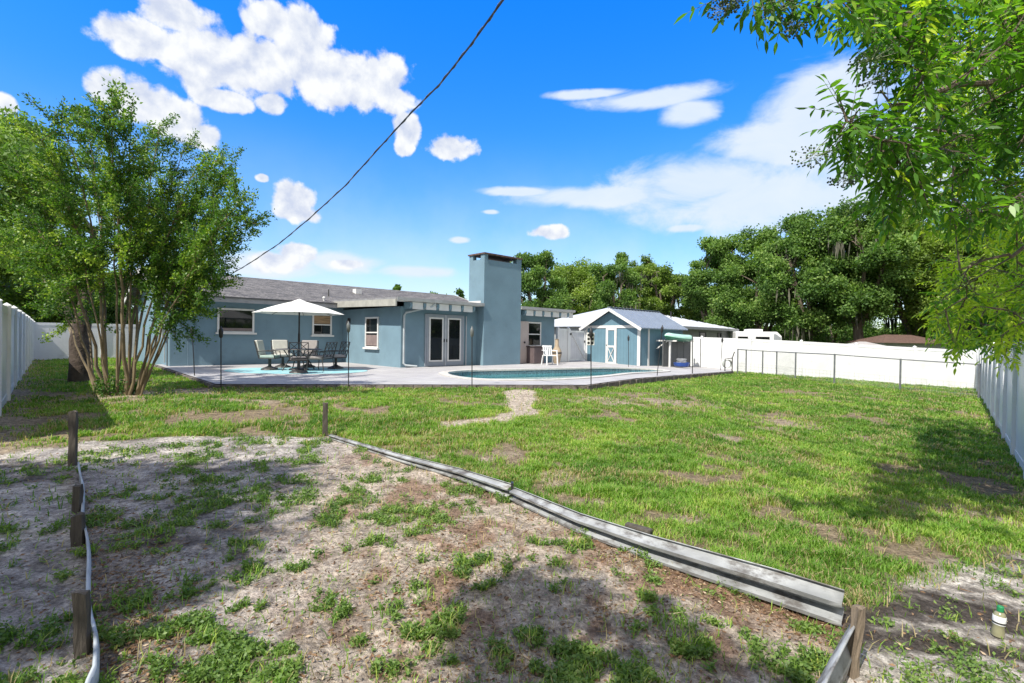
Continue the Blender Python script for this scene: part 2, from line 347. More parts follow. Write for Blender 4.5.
def build_ground():
    ang = np.concatenate([np.arange(-60, 60, .3), np.arange(60, 300, 6)])*math.pi/180
    rad = np.concatenate([[.3], np.geomspace(.8, 40, 300), np.geomspace(42, 1800, 30)])
    A, Rr = np.meshgrid(ang, rad); X = np.sin(A)*Rr; Y = np.cos(A)*Rr
    Z = gz(X, Y)
    dd = sdist(X, Y, DECK); Z = np.where(dd > .3, np.minimum(Z, deckz(0, 0)-.35), Z)
    pool = sdist(X, Y, POOL); Z = np.where(pool > -.6, -1.6, Z)
    na, nr = len(ang), len(rad)
    V = np.stack([X, Y, Z], 2).reshape(-1, 3)
    i = np.arange(nr-1)[:, None]*na; j = np.arange(na)[None, :]; j2 = (j+1) % na
    Fq = np.stack([i+j, i+j2, i+na+j2, i+na+j], 2).reshape(-1, 4)
    me = bpy.data.meshes.new('ground'); me.vertices.add(len(V)); me.vertices.foreach_set('co', V.astype(np.float32).ravel())
    me.loops.add(Fq.size); me.loops.foreach_set('vertex_index', Fq.astype(np.int32).ravel())
    me.polygons.add(len(Fq)); me.polygons.foreach_set('loop_start', np.arange(0, Fq.size, 4, dtype=np.int32))
    me.polygons.foreach_set('use_smooth', np.ones(len(Fq), bool))
    x, y = V[:, 0], V[:, 1]
    g, wd, inb, inl, inr, bare = covers(x, y)
    f = fbm(x*2.3, y*2.3, 41); f3 = fbm(x*.8, y*.8, 44)
    grey = np.array([.40, .375, .36]); dark = np.array([.10, .085, .075]); tan = np.array([.50, .43, .355]); rust = np.array([.27, .155, .095]); pale = np.array([.60, .56, .51]); mulch = np.array([.16, .12, .085])
    def mixv(a, b, t): return a*(1-t[:, None])+b*t[:, None]
    one = np.ones((len(x), 3))
    # bed: cool grey sand to the left and back, tan and rusty litter to the right
    gx, gy = G(330, 437); ex, ey = G(843, 620); dg = ((x-gx)*(ey-gy)-(y-gy)*(ex-gx))/math.hypot(ex-gx, ey-gy); dg = np.abs(dg)
    sx, sy = G(78, 470); tx, ty = G(95, 683); ds = np.abs(((x-sx)*(ty-sy)-(y-sy)*(tx-sx))/math.hypot(tx-sx, ty-sy))
    c = mixv(one*grey, one*pale, sst(f, .5, .72)); c = mixv(c, one*dark, sst(f, .42, .25)*.8)
    t_ = mixv(one*tan, one*rust, sst(fbm(x*5, y*5, 47)*.6+f*.4, .48, .62)*.7)
    right = sst(x+.45*(y-2.0)*.6+1.3+(f3-.5)*1.2, -.3, .9)
    bedc = mixv(c, t_, right)
    rustg = sst(dg, .55, .1)*sst(x, 0.2, 1.4); bedc = mixv(bedc, one*rust, rustg*.9)
    ml = .6*sst(ds+(f-.5)*.4, .5, .15)*sst(y, 4.6, 3.0); bedc = mixv(bedc, one*mulch, ml*.8)
    rs = mixv(one*pale, one*dark, sst(fbm(x*1.6+y*2, y*3.2, 51), .56, .42))
    lawnsoil = mixv(one*np.array([.27, .215, .145]), one*np.array([.42, .35, .27]), bare)
    col = lawnsoil; col = mixv(col, c, inl); col = mixv(col, rs, inr); col = mixv(col, bedc, inb)
    col = mixv(col, one*np.array([.52, .45, .37]), sst(sdist(x, y, path)+(f-.5)*.3, -.1, .1)*(1-inb))
    rr = np.hypot(x, y)
    green = np.array([.15, .19, .045]); col = mixv(col, one*green, np.clip(g, 0, 1)*.75)
    col = mixv(col, one*np.array([.07, .11, .035]), wd*.5)
    col = mixv(col, one*np.array([.06, .085, .03]), sst(rr, 26, 40))
    a = me.attributes.new('soil', 'FLOAT_COLOR', 'POINT'); a.data.foreach_set('color', np.hstack([col, np.ones((len(x), 1))]).astype(np.float32).ravel())
    m = bpy.data.materials.new('ground_soil'); m.use_nodes = True; nt = m.node_tree; b = nt.nodes['Principled BSDF']
    an = nt.nodes.new('ShaderNodeAttribute'); an.attribute_name = 'soil'
    tc = nt.nodes.new('ShaderNodeTexCoord')
    n1 = noise(nt, tc.outputs['Object'], 38, 7, .72); n2 = noise(nt, tc.outputs['Object'], 160, 4, .7)
    n3 = noise(nt, tc.outputs['Object'], 9, 6, .7)
    k = mixc(nt, E(nt, n1.outputs[0]).sstep(.32, .7), (.48, .46, .44), (1.35, 1.33, 1.3))
    k2 = mixc(nt, E(nt, n2.outputs[0]).sstep(.35, .65), (.78, .78, .78), (1.15, 1.15, 1.15))
    k3 = mixc(nt, E(nt, n3.outputs[0]).sstep(.3, .7), (.55, .54, .53), (1.35, 1.35, 1.35))
    cc = mixc(nt, 1., an.outputs['Color'], k, 'MULTIPLY'); cc = mixc(nt, 1., cc, k2, 'MULTIPLY'); cc = mixc(nt, 1., cc, k3, 'MULTIPLY')
    nt.links.new(cc, b.inputs['Base Color']); b.inputs['Roughness'].default_value = .95; b.inputs['Specular IOR Level'].default_value = .15
    bp = nt.nodes.new('ShaderNodeBump'); bp.inputs['Strength'].default_value = .9; bp.inputs['Distance'].default_value = .03
    nt.links.new((E(nt, n1.outputs[0])+E(nt, n2.outputs[0])*.35+E(nt, n3.outputs[0])*1.2).s, bp.inputs['Height']); nt.links.new(bp.outputs[0], b.inputs['Normal'])
    me.materials.append(m); me.update(calc_edges=True)
    o = bpy.data.objects.new('ground', me); COL.objects.link(o); tag(o, kind='structure')

DKZ = CZ-1.2
POOLPX = [(447,373.4),(456,371.6),(478,370.4),(520,369.6),(570,368.6),(615,367.6),(650,367.4),(664,368.6),(655,370.4),(632,372.6),(600,376.4),(560,379.2),(515,380),(478,379),(455,376.4)]
POOL = [tuple(drop(a, b, 1.2)[:2]) for a, b in POOLPX]
def smooth_poly(P, k=4):
    n = len(P); out = []
    for i in range(n):
        p0, p1, p2, p3 = (np.array(P[(i+j) % n]) for j in (-1, 0, 1, 2))
        for t in np.arange(k)/k:
            out.append(tuple(.5*((2*p1)+(-p0+p2)*t+(2*p0-5*p1+4*p2-p3)*t*t+(-p0+3*p1-3*p2+p3)*t**3)))
    return out
POOL = smooth_poly(POOL, 3)
if sum(POOL[i-1][0]*POOL[i][1]-POOL[i][0]*POOL[i-1][1] for i in range(len(POOL))) < 0: POOL = POOL[::-1]
build_ground()

# ------------------------------------------------------------------ patio and pool
def dens(P, step):
    out = []
    for i in range(len(P)):
        a, b = Vector(P[i]), Vector(P[(i+1) % len(P)]); n = max(1, int((b-a).length/step))
        out += [tuple(a+(b-a)*k/n) for k in range(n)]
    return out
def build_patio():
    out = dens(DECK, .8); n = len(out); pts = [Vector(p) for p in out]; ed = [(i, (i+1) % n) for i in range(n)]
    off = len(pts); m = len(POOL); pts += [Vector(p) for p in POOL]; ed += [(off+i, off+(i+1) % m) for i in range(m)]
    for x in np.arange(-13, 12, .9):
        for y in np.arange(12, 35, .9):
            if sdist(np.array([x]), np.array([y]), DECK)[0] > .3 and sdist(np.array([x]), np.array([y]), POOL)[0] < -.3: pts.append(Vector((x, y)))
    vs, es, fs, *_ = delaunay_2d_cdt(pts, ed, [], 0, 1e-5)
    keep = []
    for f in fs:
        c = sum((vs[i] for i in f), Vector((0, 0)))/len(f)
        if sdist(np.array([c.x]), np.array([c.y]), DECK)[0] > 0 and sdist(np.array([c.x]), np.array([c.y]), POOL)[0] < 0: keep.append(f)
    mb = MB(); mb.add([(v.x, v.y, deckz(v.x, v.y)) for v in vs], keep)
    m = mat('patio_concrete', (.40, .392, .39), .85, (1.1, .1), (60, .35, .004), dirt=(2.2, .52, .35, (.32, .29, .29)))
    o = mb.build('patio', m); tag(o, kind='structure')
    # stamped joints
    nt = m.node_tree; b = nt.nodes['Principled BSDF']; l = b.inputs['Base Color'].links[0].from_socket
    br = nt.nodes.new('ShaderNodeTexBrick'); tc = nt.nodes.new('ShaderNodeTexCoord')
    rt = nt.nodes.new('ShaderNodeMapping'); rt.inputs['Rotation'].default_value = (0, 0, math.atan2(d1.y, d1.x)); nt.links.new(tc.outputs['Object'], rt.inputs[0]); nt.links.new(rt.outputs[0], br.inputs[0])
    br.inputs['Scale'].default_value = 1; br.inputs['Brick Width'].default_value = .6; br.inputs['Row Height'].default_value = .4; br.inputs['Mortar Size'].default_value = .008
    br.inputs['Color1'].default_value = (1, 1, 1, 1); br.inputs['Color2'].default_value = (.88, .87, .9, 1); br.inputs['Mortar'].default_value = (.62, .6, .58, 1)
    nt.links.new(mixc(nt, 1., l, br.outputs[0], 'MULTIPLY'), b.inputs['Base Color'])
    sk = MB(); D = dens(DECK[:5], .23)                               # rough block course along the visible sides
    D = [p for p in dens(DECK, .23)]
    rr = random.Random(3)
    for i in range(len(D)):
        a, b2 = Vector(D[i]), Vector(D[(i+1) % len(D)])
        mid = (a+b2)/2
        if mid.y > 27.6 or (mid.x < -9 and mid.y > 19.6): continue
        nrm = Vector(((b2-a).y, -(b2-a).x)).normalized()
        c1 = a.lerp(b2, .03); c2 = a.lerp(b2, .97); dp = .05+rr.random()*.03; z1 = deckz(mid.x, mid.y)-.012-rr.random()*.015; z0 = z1-.42
        q = [c1-nrm*.1, c2-nrm*.1, c2+nrm*dp, c1+nrm*dp]
        sk.add([(p.x, p.y, z) for z in (z0, z1) for p in q], [(3, 2, 1, 0), (4, 5, 6, 7), (0, 1, 5, 4), (1, 2, 6, 5), (2, 3, 7, 6), (3, 0, 4, 7)])
    e = sk.build('patio_edge', mat('edge_block', (.17, .145, .13), .95, (6, .4), (30, .9, .02), dirt=(5, .5, .7, (.09, .08, .07)))); tag(e, kind='structure')
    # pool: wall, floor, water, coping
    root = empty('swimming_pool', (POOL[0][0], POOL[0][1], DKZ), 'kidney shaped swimming pool of blue green water sunk in the concrete patio', 'swimming pool')
    T = lambda p, z: (p[0]-POOL[0][0], p[1]-POOL[0][1], z-DKZ); m_ = len(POOL)
    zt = [deckz(*p)-.004 for p in POOL]
    w = MB(); w.add([T(p, z) for p, z in zip(POOL, zt)]+[T(p, -1.0) for p in POOL], [(i, (i+1) % m_, m_+(i+1) % m_, m_+i) for i in range(m_)]+[tuple(m_+i for i in range(m_))])
    w.build('basin', mat('pool_plaster', (.22, .52, .56), .6, (3, .08)), root)
    tl = MB(); tl.add([T(p, z-.02) for p, z in zip(POOL, zt)]+[T(p, DKZ-.3) for p in POOL], [(i, (i+1) % m_, m_+(i+1) % m_, m_+i) for i in range(m_)])
    for i in range(m_): pass
    cen = np.mean(POOL, 0); tl.v = [(v[0]+(cen[0]-POOL[i % m_][0])*.004, v[1]+(cen[1]-POOL[i % m_][1])*.004, v[2]) for i, v in enumerate(tl.v)]
    tl.build('tile_band', mat('pool_tile', (.10, .17, .2), .3, (20, .5)), root)
    wt = MB(); wt.add([T(p, DKZ-.17) for p in POOL], [tuple(range(m_))])
    wm = bpy.data.materials.new('pool_water'); wm.use_nodes = True; nt = wm.node_tree; b = nt.nodes['Principled BSDF']
    b.inputs['Base Color'].default_value = (.05, .33, .36, 1); b.inputs['Roughness'].default_value = .04; b.inputs['Transmission Weight'].default_value = .5; b.inputs['IOR'].default_value = 1.33
    n = noise(nt, None, 2.2, 3); bp = nt.nodes.new('ShaderNodeBump'); bp.inputs['Strength'].default_value = .12; nt.links.new(n.outputs[0], bp.inputs['Height']); nt.links.new(bp.outputs[0], b.inputs['Normal'])
    wt.build('water', wm, root)
    cp = MB()
    ring = []
    for i in range(m_):
        a, c = Vector(POOL[i-1]), Vector(POOL[(i+1) % m_]); t = (c-a).normalized(); nn = Vector((t.y, -t.x)); p = Vector(POOL[i])
        ring.append((p-nn*.02, p+nn*.28))
    for (rs, zz) in ((0, .03), (1, .03)): cp.v += [T(ring[i][rs], zt[i]+zz) for i in range(m_)]
    cp.v += [T(ring[i][0], zt[i]-.03) for i in range(m_)]+[T(ring[i][1], zt[i]-.01) for i in range(m_)]
    cp.f += [(i, (i+1) % m_, m_+(i+1) % m_, m_+i) for i in range(m_)]+[(2*m_+i, 2*m_+(i+1) % m_, (i+1) % m_, i) for i in range(m_)]+[(3*m_+i, 3*m_+(i+1) % m_, m_+(i+1) % m_, m_+i) for i in range(m_)]
    cp.build('coping', mat('coping_stone', (.48, .46, .43), .8, (6, .12)), root)
build_patio()

# ------------------------------------------------------------------ shared materials
BLUE = mat('blue_stucco', (.165, .26, .32), .85, (.9, .09), (45, .9, .012), dirt=(1.0, .54, .35, (.11, .165, .20)))
WHITE = mat('white_paint', (.68, .67, .65), .55, (4, .05))
VINYL = mat('white_vinyl', (.74, .745, .75), .35, (1.2, .04), dirt=(1.6, .52, .4, (.46, .48, .45)))
SHINGLE = mat('roof_shingle', (.135, .13, .13), .95, (9, .35), (40, .7, .01), stretch=(1, 1, 1))
nt = SHINGLE.node_tree; b_ = nt.nodes['Principled BSDF']; l_ = b_.inputs['Base Color'].links[0].from_socket
br_ = nt.nodes.new('ShaderNodeTexBrick'); tc_ = nt.nodes.new('ShaderNodeTexCoord'); nt.links.new(tc_.outputs['Object'], br_.inputs[0])
br_.inputs['Scale'].default_value = 1; br_.inputs['Brick Width'].default_value = .32; br_.inputs['Row Height'].default_value = .14; br_.inputs['Mortar Size'].default_value = .008
br_.inputs['Color1'].default_value = (1.25, 1.22, 1.2, 1); br_.inputs['Color2'].default_value = (.62, .62, .64, 1); br_.inputs['Mortar'].default_value = (.4, .4, .4, 1)
nt.links.new(mixc(nt, 1., l_, br_.outputs[0], 'MULTIPLY'), b_.inputs['Base Color'])
def glassmat(name, col=(.015, .02, .022), rough=.03):
    m = mat(name, col, rough, (1, .3), spec=1.0); return m
GLASS = mat('window_glass', (.008, .010, .011), .04, (1, .3), spec=.45)
BLACKM = mat('black_metal', (.025, .025, .027), .45, (8, .2))
GALV = mat('galvanized_steel', (.42, .43, .44), .42, (5, .2), metal=.75)
GALVD = mat('weathered_post_steel', (.20, .21, .22), .55, (5, .2), metal=.5)
WOODG = mat('weathered_wood', (.085, .072, .058), .9, (5, .35), (30, .8, .01), stretch=(8, 8, .8), dirt=(3, .5, .6, (.07, .06, .05)))

# ------------------------------------------------------------------ main house (local x along the facade, y away from camera)
HZ = math.atan2(d1.y, d1.x)
HOUSE = empty('house', (-12.45, 18.2, DKZ), 'low blue stucco house with grey shingle roof and tall square chimney behind the patio', 'house', rz=HZ)
HM = Matrix.Translation((-12.45, 18.2, DKZ)) @ Matrix.Rotation(HZ, 4, 'Z'); HI = HM.inverted()
def hit(px, py, ax, c, MI=None):
    MI = MI or HI
    o = MI @ Vector((0, 0, CZ)); d = MI.to_3x3() @ ray(px, py); i = 0 if ax == 'x' else 1
    return o+d*((c-o[i])/d[i])
WY = -4.96; WX = 6.58; WE = 15.5
MB().box(0, WE, 0, 8, -.4, 2.52).build('wall', BLUE, HOUSE)
MB().prism([(0, 2.52), (8, 2.52), (4, 3.62)], 0, .15, 'x').build('gable_wall', BLUE, HOUSE)
MB().prism([(0, 2.52), (8, 2.52), (4, 3.62)], WE-.15, WE, 'x').build('gable_wall', BLUE, HOUSE)
MB().box(WX, WE-.02, WY, -.003, -.4, 2.36).build('wing_wall', BLUE, HOUSE)
RS = .285
rf = MB(); zt = lambda y: 2.60+.5*0+RS*(y+.55) if y <= 4 else 2.60+RS*(8.55-y)
rf.prism([(-.55, zt(-.55)-.05), (4, zt(4)-.05), (8.55, zt(8.55)-.05), (8.55, zt(8.55)), (4, zt(4)), (-.55, zt(-.55))], -.45, WE+.5, 'x')
ROOF = rf.build('roof', SHINGLE, HOUSE)
fb = MB(); fb.box(-.45, WX-.5, -.585, -.553, 2.41, 2.60).build('fascia', mat('dark_fascia', (.30, .30, .31), .6), ROOF)
sf = MB(); sf.box(-.45, WX-.5, -.55, -.003, 2.45, 2.485).build('soffit', WHITE, ROOF)
dr = MB(); dr.box(-.47, WX-.5, -.62, -.588, 2.575, 2.625).build('drip_edge', mat('dark_drip', (.06, .06, .065), .5), ROOF)
for (x0) in (-.47, WE+.47):
    rk = MB(); rk.beam((x0, -.55, zt(-.55)-.09), (x0, 4, zt(4)-.09), .03, .2); rk.beam((x0, 8.55, zt(8.55)-.09), (x0, 4, zt(4)-.09), .03, .2); rk.build('rake_board', WHITE, ROOF)
# low wing roof with exposed beam ends
WR0 = WY-.50; wz0 = 2.66; wrs = .022
CX0 = hit(484, 300, 'y', -5.43).x; CX1 = hit(521, 300, 'y', -5.43).x; WB = -5.43+1.04
def wslab(mb, y0, x0, x1): mb.prism([(y0, wz0-.07+wrs*(y0-WR0)), (.9, wz0-.07+wrs*(.9-WR0)), (.9, wz0+wrs*(.9-WR0)), (y0, wz0+wrs*(y0-WR0))], x0, x1, 'x')
wr = MB(); wslab(wr, WR0, WX-.52, CX0-.004); wslab(wr, WB, CX0-.004, CX1+.004); wslab(wr, WR0, CX1+.004, WE+1.0)
WROOF = wr.build('wing_roof', mat('flat_roofing', (.22, .22, .23), .9, (5, .2), (20, .4)), HOUSE)
MB().prism([(WR0, wz0-.33), (.0, wz0-.33+wrs*(-WR0)), (.0, wz0-.072+wrs*(-WR0)), (WR0, wz0-.072)], WX-.55, WX-.49, 'x').build('rake_board', mat('aged_cream_board', (.36, .35, .31), .7, (3, .15)), WROOF)
for (xa, xb) in ((WX-.49, CX0-.01), (CX1+.01, WE+1.0)): MB().box(xa, xb, WR0-.035, WR0, wz0-.10, wz0+.01).build('gutter', mat('pale_gutter', (.36, .36, .36), .5), WROOF)
for (xa, xb) in ((WX-.49, CX0-.01), (CX1+.01, WE+.98)): MB().box(xa, xb, WY-.5, WY-.003, wz0-.12, wz0-.085).build('soffit', WHITE, WROOF)
x = WX+.12; CX0 = hit(484, 300, 'y', -5.43).x; CX1 = hit(521, 300, 'y', -5.43).x
while x < WE+.8:
    if not (CX0-.15 < x < CX1+.1):
        bb = MB(); bb.prism([(WR0+.06, wz0-.16), (WR0+.06, wz0-.30), (WR0+.16, wz0-.38), (WY+.0, wz0-.38), (WY, wz0-.13)], x, x+.11, 'x'); bb.build('rafter_tail', BLUE, WROOF)
    nx = x+.62
    if not (CX0-.7 < x+.11 and x < CX1-.1):
        MB().box(x+.13, min(nx-.02, WE+.95), WR0+.09, WR0+.12, wz0-.40, wz0-.14).build('eave_board', WHITE, WROOF)
    x = nx
# chimney
CY = -5.43
ch = MB(); ch.box(CX0, CX1, CY, CY+1.03, -.4, 4.58); CH = ch.build('chimney', BLUE, HOUSE)
pl = MB()
for (a, b2) in ((CX0, CX0+.2), (CX1-.3, CX1)):
    for (c, d) in ((CY, CY+.25), (CY+.78, CY+1.03)): MB().box(a, b2, c, d, 4.58, 4.80).build('cap_pillar', BLUE, CH)

MB().box(CX0-.05, CX1+.03, CY-.05, CY+1.08, 4.80, 4.86).build('chimney_cap', mat('rusty_cap', (.12, .07, .055), .8, (6, .4)), CH)
MB().box(CX0+.25, CX1-.35, CY+.3, CY+.6, 4.583, 4.66).build('flue', mat('flue_rust', (.25, .12, .07), .9), CH)
MB().box(CX0-.03, CX0-.003, CY+.2, CY+1.03, 2.69, 2.79).build('flashing', WHITE, CH)
# wall mapping: M(u, d, z) u along wall, d outwards
def fmap(ax, c):
    return (lambda u, d, z: (u, c-d, z)) if ax == 'y' else (lambda u, d, z: (c-d, u, z))
def wbox(mb, mp, u0, u1, d0, d1_, z0, z1):
    vs = [mp(u, d, z) for z in (z0, z1) for (u, d) in ((u0, d0), (u1, d0), (u1, d1_), (u0, d1_))]
    return mb.add(vs, [(3, 2, 1, 0), (4, 5, 6, 7), (0, 1, 5, 4), (1, 2, 6, 5), (2, 3, 7, 6), (3, 0, 4, 7)])
def window(parent, ax, c, u0, u1, z0, z1, fw=.07, rail=None, mull=None, sill=.06, pane=GLASS, blind=None, fm=WHITE, label=None):
    if u1 < u0: u0, u1 = u1, u0
    mp = fmap(ax, c); f = MB()
    wbox(f, mp, u0, u1, .001, .05, z1-fw, z1); wbox(f, mp, u0, u1, .001, .05, z0, z0+fw)
    wbox(f, mp, u0, u0+fw, .001, .05, z0+fw, z1-fw); wbox(f, mp, u1-fw, u1, .001, .05, z0+fw, z1-fw)
    if rail: zz = z0+(z1-z0)*rail; wbox(f, mp, u0+fw, u1-fw, .001, .042, zz-.025, zz+.025)
    if mull: uu = u0+(u1-u0)*mull; wbox(f, mp, uu-.02, uu+.02, .001, .042, z0+fw, z1-fw)
    w = f.build('window', fm, parent)
    if label: w['label'] = label
    p = MB(); wbox(p, mp, u0+fw, u1-fw, .001, .02, z0+fw, z1-fw); p.build('pane', pane, w)
    if sill: s = MB(); wbox(s, mp, u0-.06, u1+.08, .051, .05+sill, z0-.05, z0+.02); wbox(s, mp, u0-.06, u1+.08, .001, .051, z0-.05, z0-.002); s.build('sill', fm, w)
    if blind:
        for (za, zb, bm_) in blind:
            q = MB(); wbox(q, mp, u0+fw, u1-fw, .0215, .024, z0+(z1-z0)*za, z0+(z1-z0)*zb); q.build('blind', bm_, w)
    return w
def hw(px0, px1, py0, py1, ax, c):
    a = hit(px0, (py0+py1)/2, ax, c); b = hit(px1, (py0+py1)/2, ax, c); t = hit((px0+px1)/2, py0, ax, c); bo = hit((px0+px1)/2, py1, ax, c)
    i = 0 if ax == 'y' else 1
    return a[i], b[i], bo.z, t.z
TANB = mat('tan_blind', (.30, .20, .11), .5, (2, .4), stretch=(1, 1, 14)); PINKB = mat('pinkish_curtain', (.22, .17, .16), .6, (3, .2))
window(HOUSE, 'y', 0, *hw(217, 254, 308.5, 333, 'y', 0), rail=None, blind=[(.08, .20, PINKB)], label='wide white framed window')
window(HOUSE, 'y', 0, *hw(312, 331.5, 314, 335.5, 'y', 0), rail=.5, blind=[(.55, .92, TANB)], label='small square sash window with tan blind')
window(HOUSE, 'x', WX, *hw(366, 379, 317, 348, 'x', WX), rail=.5, blind=[(.08, .42, PINKB)], label='tall narrow sash window')
# french doors
a, b2, z0, z1 = hw(426, 462, 317.5, 365.8, 'y', WY); z0 = .02; z1 = 2.06
wd = (b2-a)
GREYP = mat('grey_door_paint', (.27, .30, .34), .6, (3, .05))
mp = fmap('y', WY); fr = MB()
wbox(fr, mp, a-.07, a, .001, .04, z0, z1+.06); wbox(fr, mp, b2, b2+.07, .001, .04, z0, z1+.06); wbox(fr, mp, a, b2, .001, .04, z1, z1+.06)
fr.build('door_frame', GREYP, HOUSE)
for k in range(2):
    u0 = a+k*wd/2+.01; u1 = a+(k+1)*wd/2-.01
    d = MB(); wbox(d, mp, u0, u1, .001, .045, z0, z1); d_ = d.build('door', GREYP, HOUSE)
    g = MB(); wbox(g, mp, u0+.16, u1-.16, .046, .056, z0+.24, z1-.13); g.build('pane', GLASS, d_)
    f = MB(); m0, m1, n0, n1 = u0+.10, u1-.10, z0+.18, z1-.07
    for (p, q, r_, s_) in ((m0, m1, n1-.06, n1), (m0, m1, n0, n0+.06), (m0, m0+.06, n0+.06, n1-.06), (m1-.06, m1, n0+.06, n1-.06)): wbox(f, mp, p, q, .046, .066, r_, s_)
    f.build('glazing_frame', WHITE, d_)
    hd = MB(); uu = u1-.05 if k == 0 else u0+.05; wbox(hd, mp, uu-.015, uu+.015, .046, .09, 1.0, 1.12); hd.build('handle', BLACKM, d_)
ast = MB(); wbox(ast, mp, a+wd/2-.03, a+wd/2+.03, .046, .07, z0, z1+.04); ast.build('door_post', mat('pale_trim', (.42, .44, .46), .6), HOUSE)
pp = MB(); pp.tube([mp(b2+.18, .05, 0), mp(b2+.18, .05, 2.1)], .025, 8); pp.build('conduit_pipe', mat('pale_trim', (.42, .44, .46), .6), HOUSE)
# right-hand window and open door
a, b2, z0, z1 = hw(523, 540, 322.5, 347, 'y', WY)
window(HOUSE, 'y', WY, *hw(526, 540.5, 322, 346.5, 'y', WY), rail=.5, label='white framed sash window beside the beige door')
a, b2, z0, z1 = hw(519.5, 528, 325, 363.5, 'y', WY-.1)
dd = MB(); dd.box(a, b2, WY-.14, WY-.09, .02, 2.0); d_ = dd.build('side_door', mat('beige_door_paint', (.46, .39, .36), .6, (2, .06)), HOUSE)
MB().ball((b2-.3, WY-.17, 1.0), .05).build('handle', BLACKM, d_)
# downspout, conduit, meter boxes, lamps
DSP = mat('downspout_metal', (.40, .44, .46), .5)
ds = MB(); ds.tube([(WX+1.25, WR0+.02, 2.52), (WX+1.15, WR0+.1, 2.40), (WX+.16, WY-.10, 2.12), (WX+.1, WY-.06, 2.0), (WX+.1, WY-.06, .16), (WX+.16, WY-.10, .09), (WX+.55, WY-.3, .05)], .045, 6); ds.build('downspout', DSP, HOUSE)
p = hit(195.5, 320, 'y', -.02)
cd = MB(); cd.tube([(p.x, -.03, 2.45), (p.x, -.03, 1.25)], .014, 6); cd.box(p.x-.28, p.x-.04, -.09, -.002, .98, 1.25); cd.tube([(p.x-.24, -.04, .98), (p.x-.24, -.04, .02)], .012, 6); cd.build('conduit_box', mat('bluegrey_metal', (.15, .22, .27), .5), HOUSE)
p = hit(350, 325, 'x', WX)
lm = MB(); lm.box(WX-.1, WX-.003, p.y-.05, p.y+.05, 1.78, 1.98); lm.lathe([(.03, 0), (.07, .02), (.05, .18), (.02, .22)], (WX-.12, p.y, 1.66), 8); lm.build('wall_lamp', BLACKM, HOUSE)
# end wall clutter at the far left corner
ec = MB(); ec.box(-.16, -.003, .5, .85, 1.05, 1.5); ec.tube([(-.05, .68, 1.5), (-.05, .68, 2.5)], .025, 6); ec.tube([(-.05, .68, 1.05), (-.05, .68, .1)], .02, 6); ec.build('meter_box', mat('meter_grey', (.35, .37, .38), .5), HOUSE)
ht = MB(); ht.tube([(-.06, .12, 2.4), (-.06, .12, -.1)], .018, 6); ht.build('conduit_pipe', mat('dark_conduit', (.09, .1, .11), .5), HOUSE)
# roof vents
p = hit(357, 292, 'y', 2.2); MB().box(p.x-.16, p.x+.16, 2.0, 2.35, zt(2.2)-.05, zt(2.2)+.2).build('roof_vent', WHITE, ROOF)
p = hit(328.5, 300, 'y', .9); vt = MB(); vt.tube([(p.x, .9, zt(.9)-.05), (p.x, .9, zt(.9)+.32)], .03, 8); vt.build('vent_pipe', mat('dark_pipe', (.06, .06, .06), .6), ROOF)
p = hit(322, 305, 'y', .1); vt = MB(); vt.tube([(p.x, -.1, zt(-.1)-.02), (p.x, -.1, zt(-.1)+.1)], .04, 8); vt.ball((p.x, -.1, zt(-.1)+.12), .07); vt.build('flood_lamp', WHITE, ROOF)
mst = MB(); mst.tube([(.6, .8, 2.9), (.6, .8, 3.7)], .03, 8); mst.ball((.6, .8, 3.72), .05); mst.build('service_mast', mat('mast_grey', (.3, .3, .31), .5), ROOF)

# service wire
wp = [(503, 0, 7.5), (470, 46, 8.6), (440, 84, 9.8), (411, 113, 11), (380, 147, 12.4), (345, 186, 14), (310, 218, 15.6), (280, 243, 17.2), (250, 263, 18.6), (228, 276, 19.6)]
pts = [at(*q) for q in wp]; pts = [pts[0]+(pts[0]-pts[1])*k for k in (6, 3, 1.2)]+pts
pts.append(HM @ Vector((.6, .8, 3.7)))
wr_ = MB(); wr_.tube(pts, .017, 6); wm_ = wr_.build('service_wire', BLACKM); tag(wm_, 'black overhead service wire slanting down across the sky to the house roof', 'wire')
tw = []
for i in range(len(pts)-1):
    for k in range(10):
        q = pts[i].lerp(pts[i+1], k/10); a_ = (i*10+k)*1.1; tw.append(q+Vector((math.cos(a_), 0, math.sin(a_)))*.022)
t_ = MB(); t_.tube(tw, .009, 5); t_.build('support_strand', GALVD, wm_)

# ------------------------------------------------------------------ shed
SX = Vector((.694, -.72, 0)); SA = math.atan2(-.72, .694)
def deckdrop(X): return 1.2+.04*max(0, X-4)
sc_ = (6.37-.695*3.35, 24.9+.719*3.35); SZ = CZ-1.30
SHED = empty('garden_shed', (*sc_, SZ), 'small blue board shed with white trimmed door and grey gable roof beyond the pool', 'shed', rz=SA)
SM = Matrix.Translation((*sc_, SZ)) @ Matrix.Rotation(SA, 4, 'Z'); SI = SM.inverted()
SW, SD, SH = 3.35, 4.4, 1.95; PK = .95
def boardmat(name, col, w=.2, axis=0):
    m = mat(name, col, .7, (2, .06), (50, .2, .003)); nt = m.node_tree; b = nt.nodes['Principled BSDF']
    tc = nt.nodes.new('ShaderNodeTexCoord'); sp = nt.nodes.new('ShaderNodeSeparateXYZ'); nt.links.new(tc.outputs['Object'], sp.inputs[0])
    e = (E(nt, sp.outputs[0])+E(nt, sp.outputs[1]))*(1/w); fr_ = e._m('FRACT'); g = fr_.sstep(0, .07)
    l = b.inputs['Base Color'].links[0].from_socket
    nt.links.new(mixc(nt, g, tuple(c*.45 for c in col), l), b.inputs['Base Color']); return m
SBLUE = boardmat('shed_siding', (.12, .22, .28), .2)
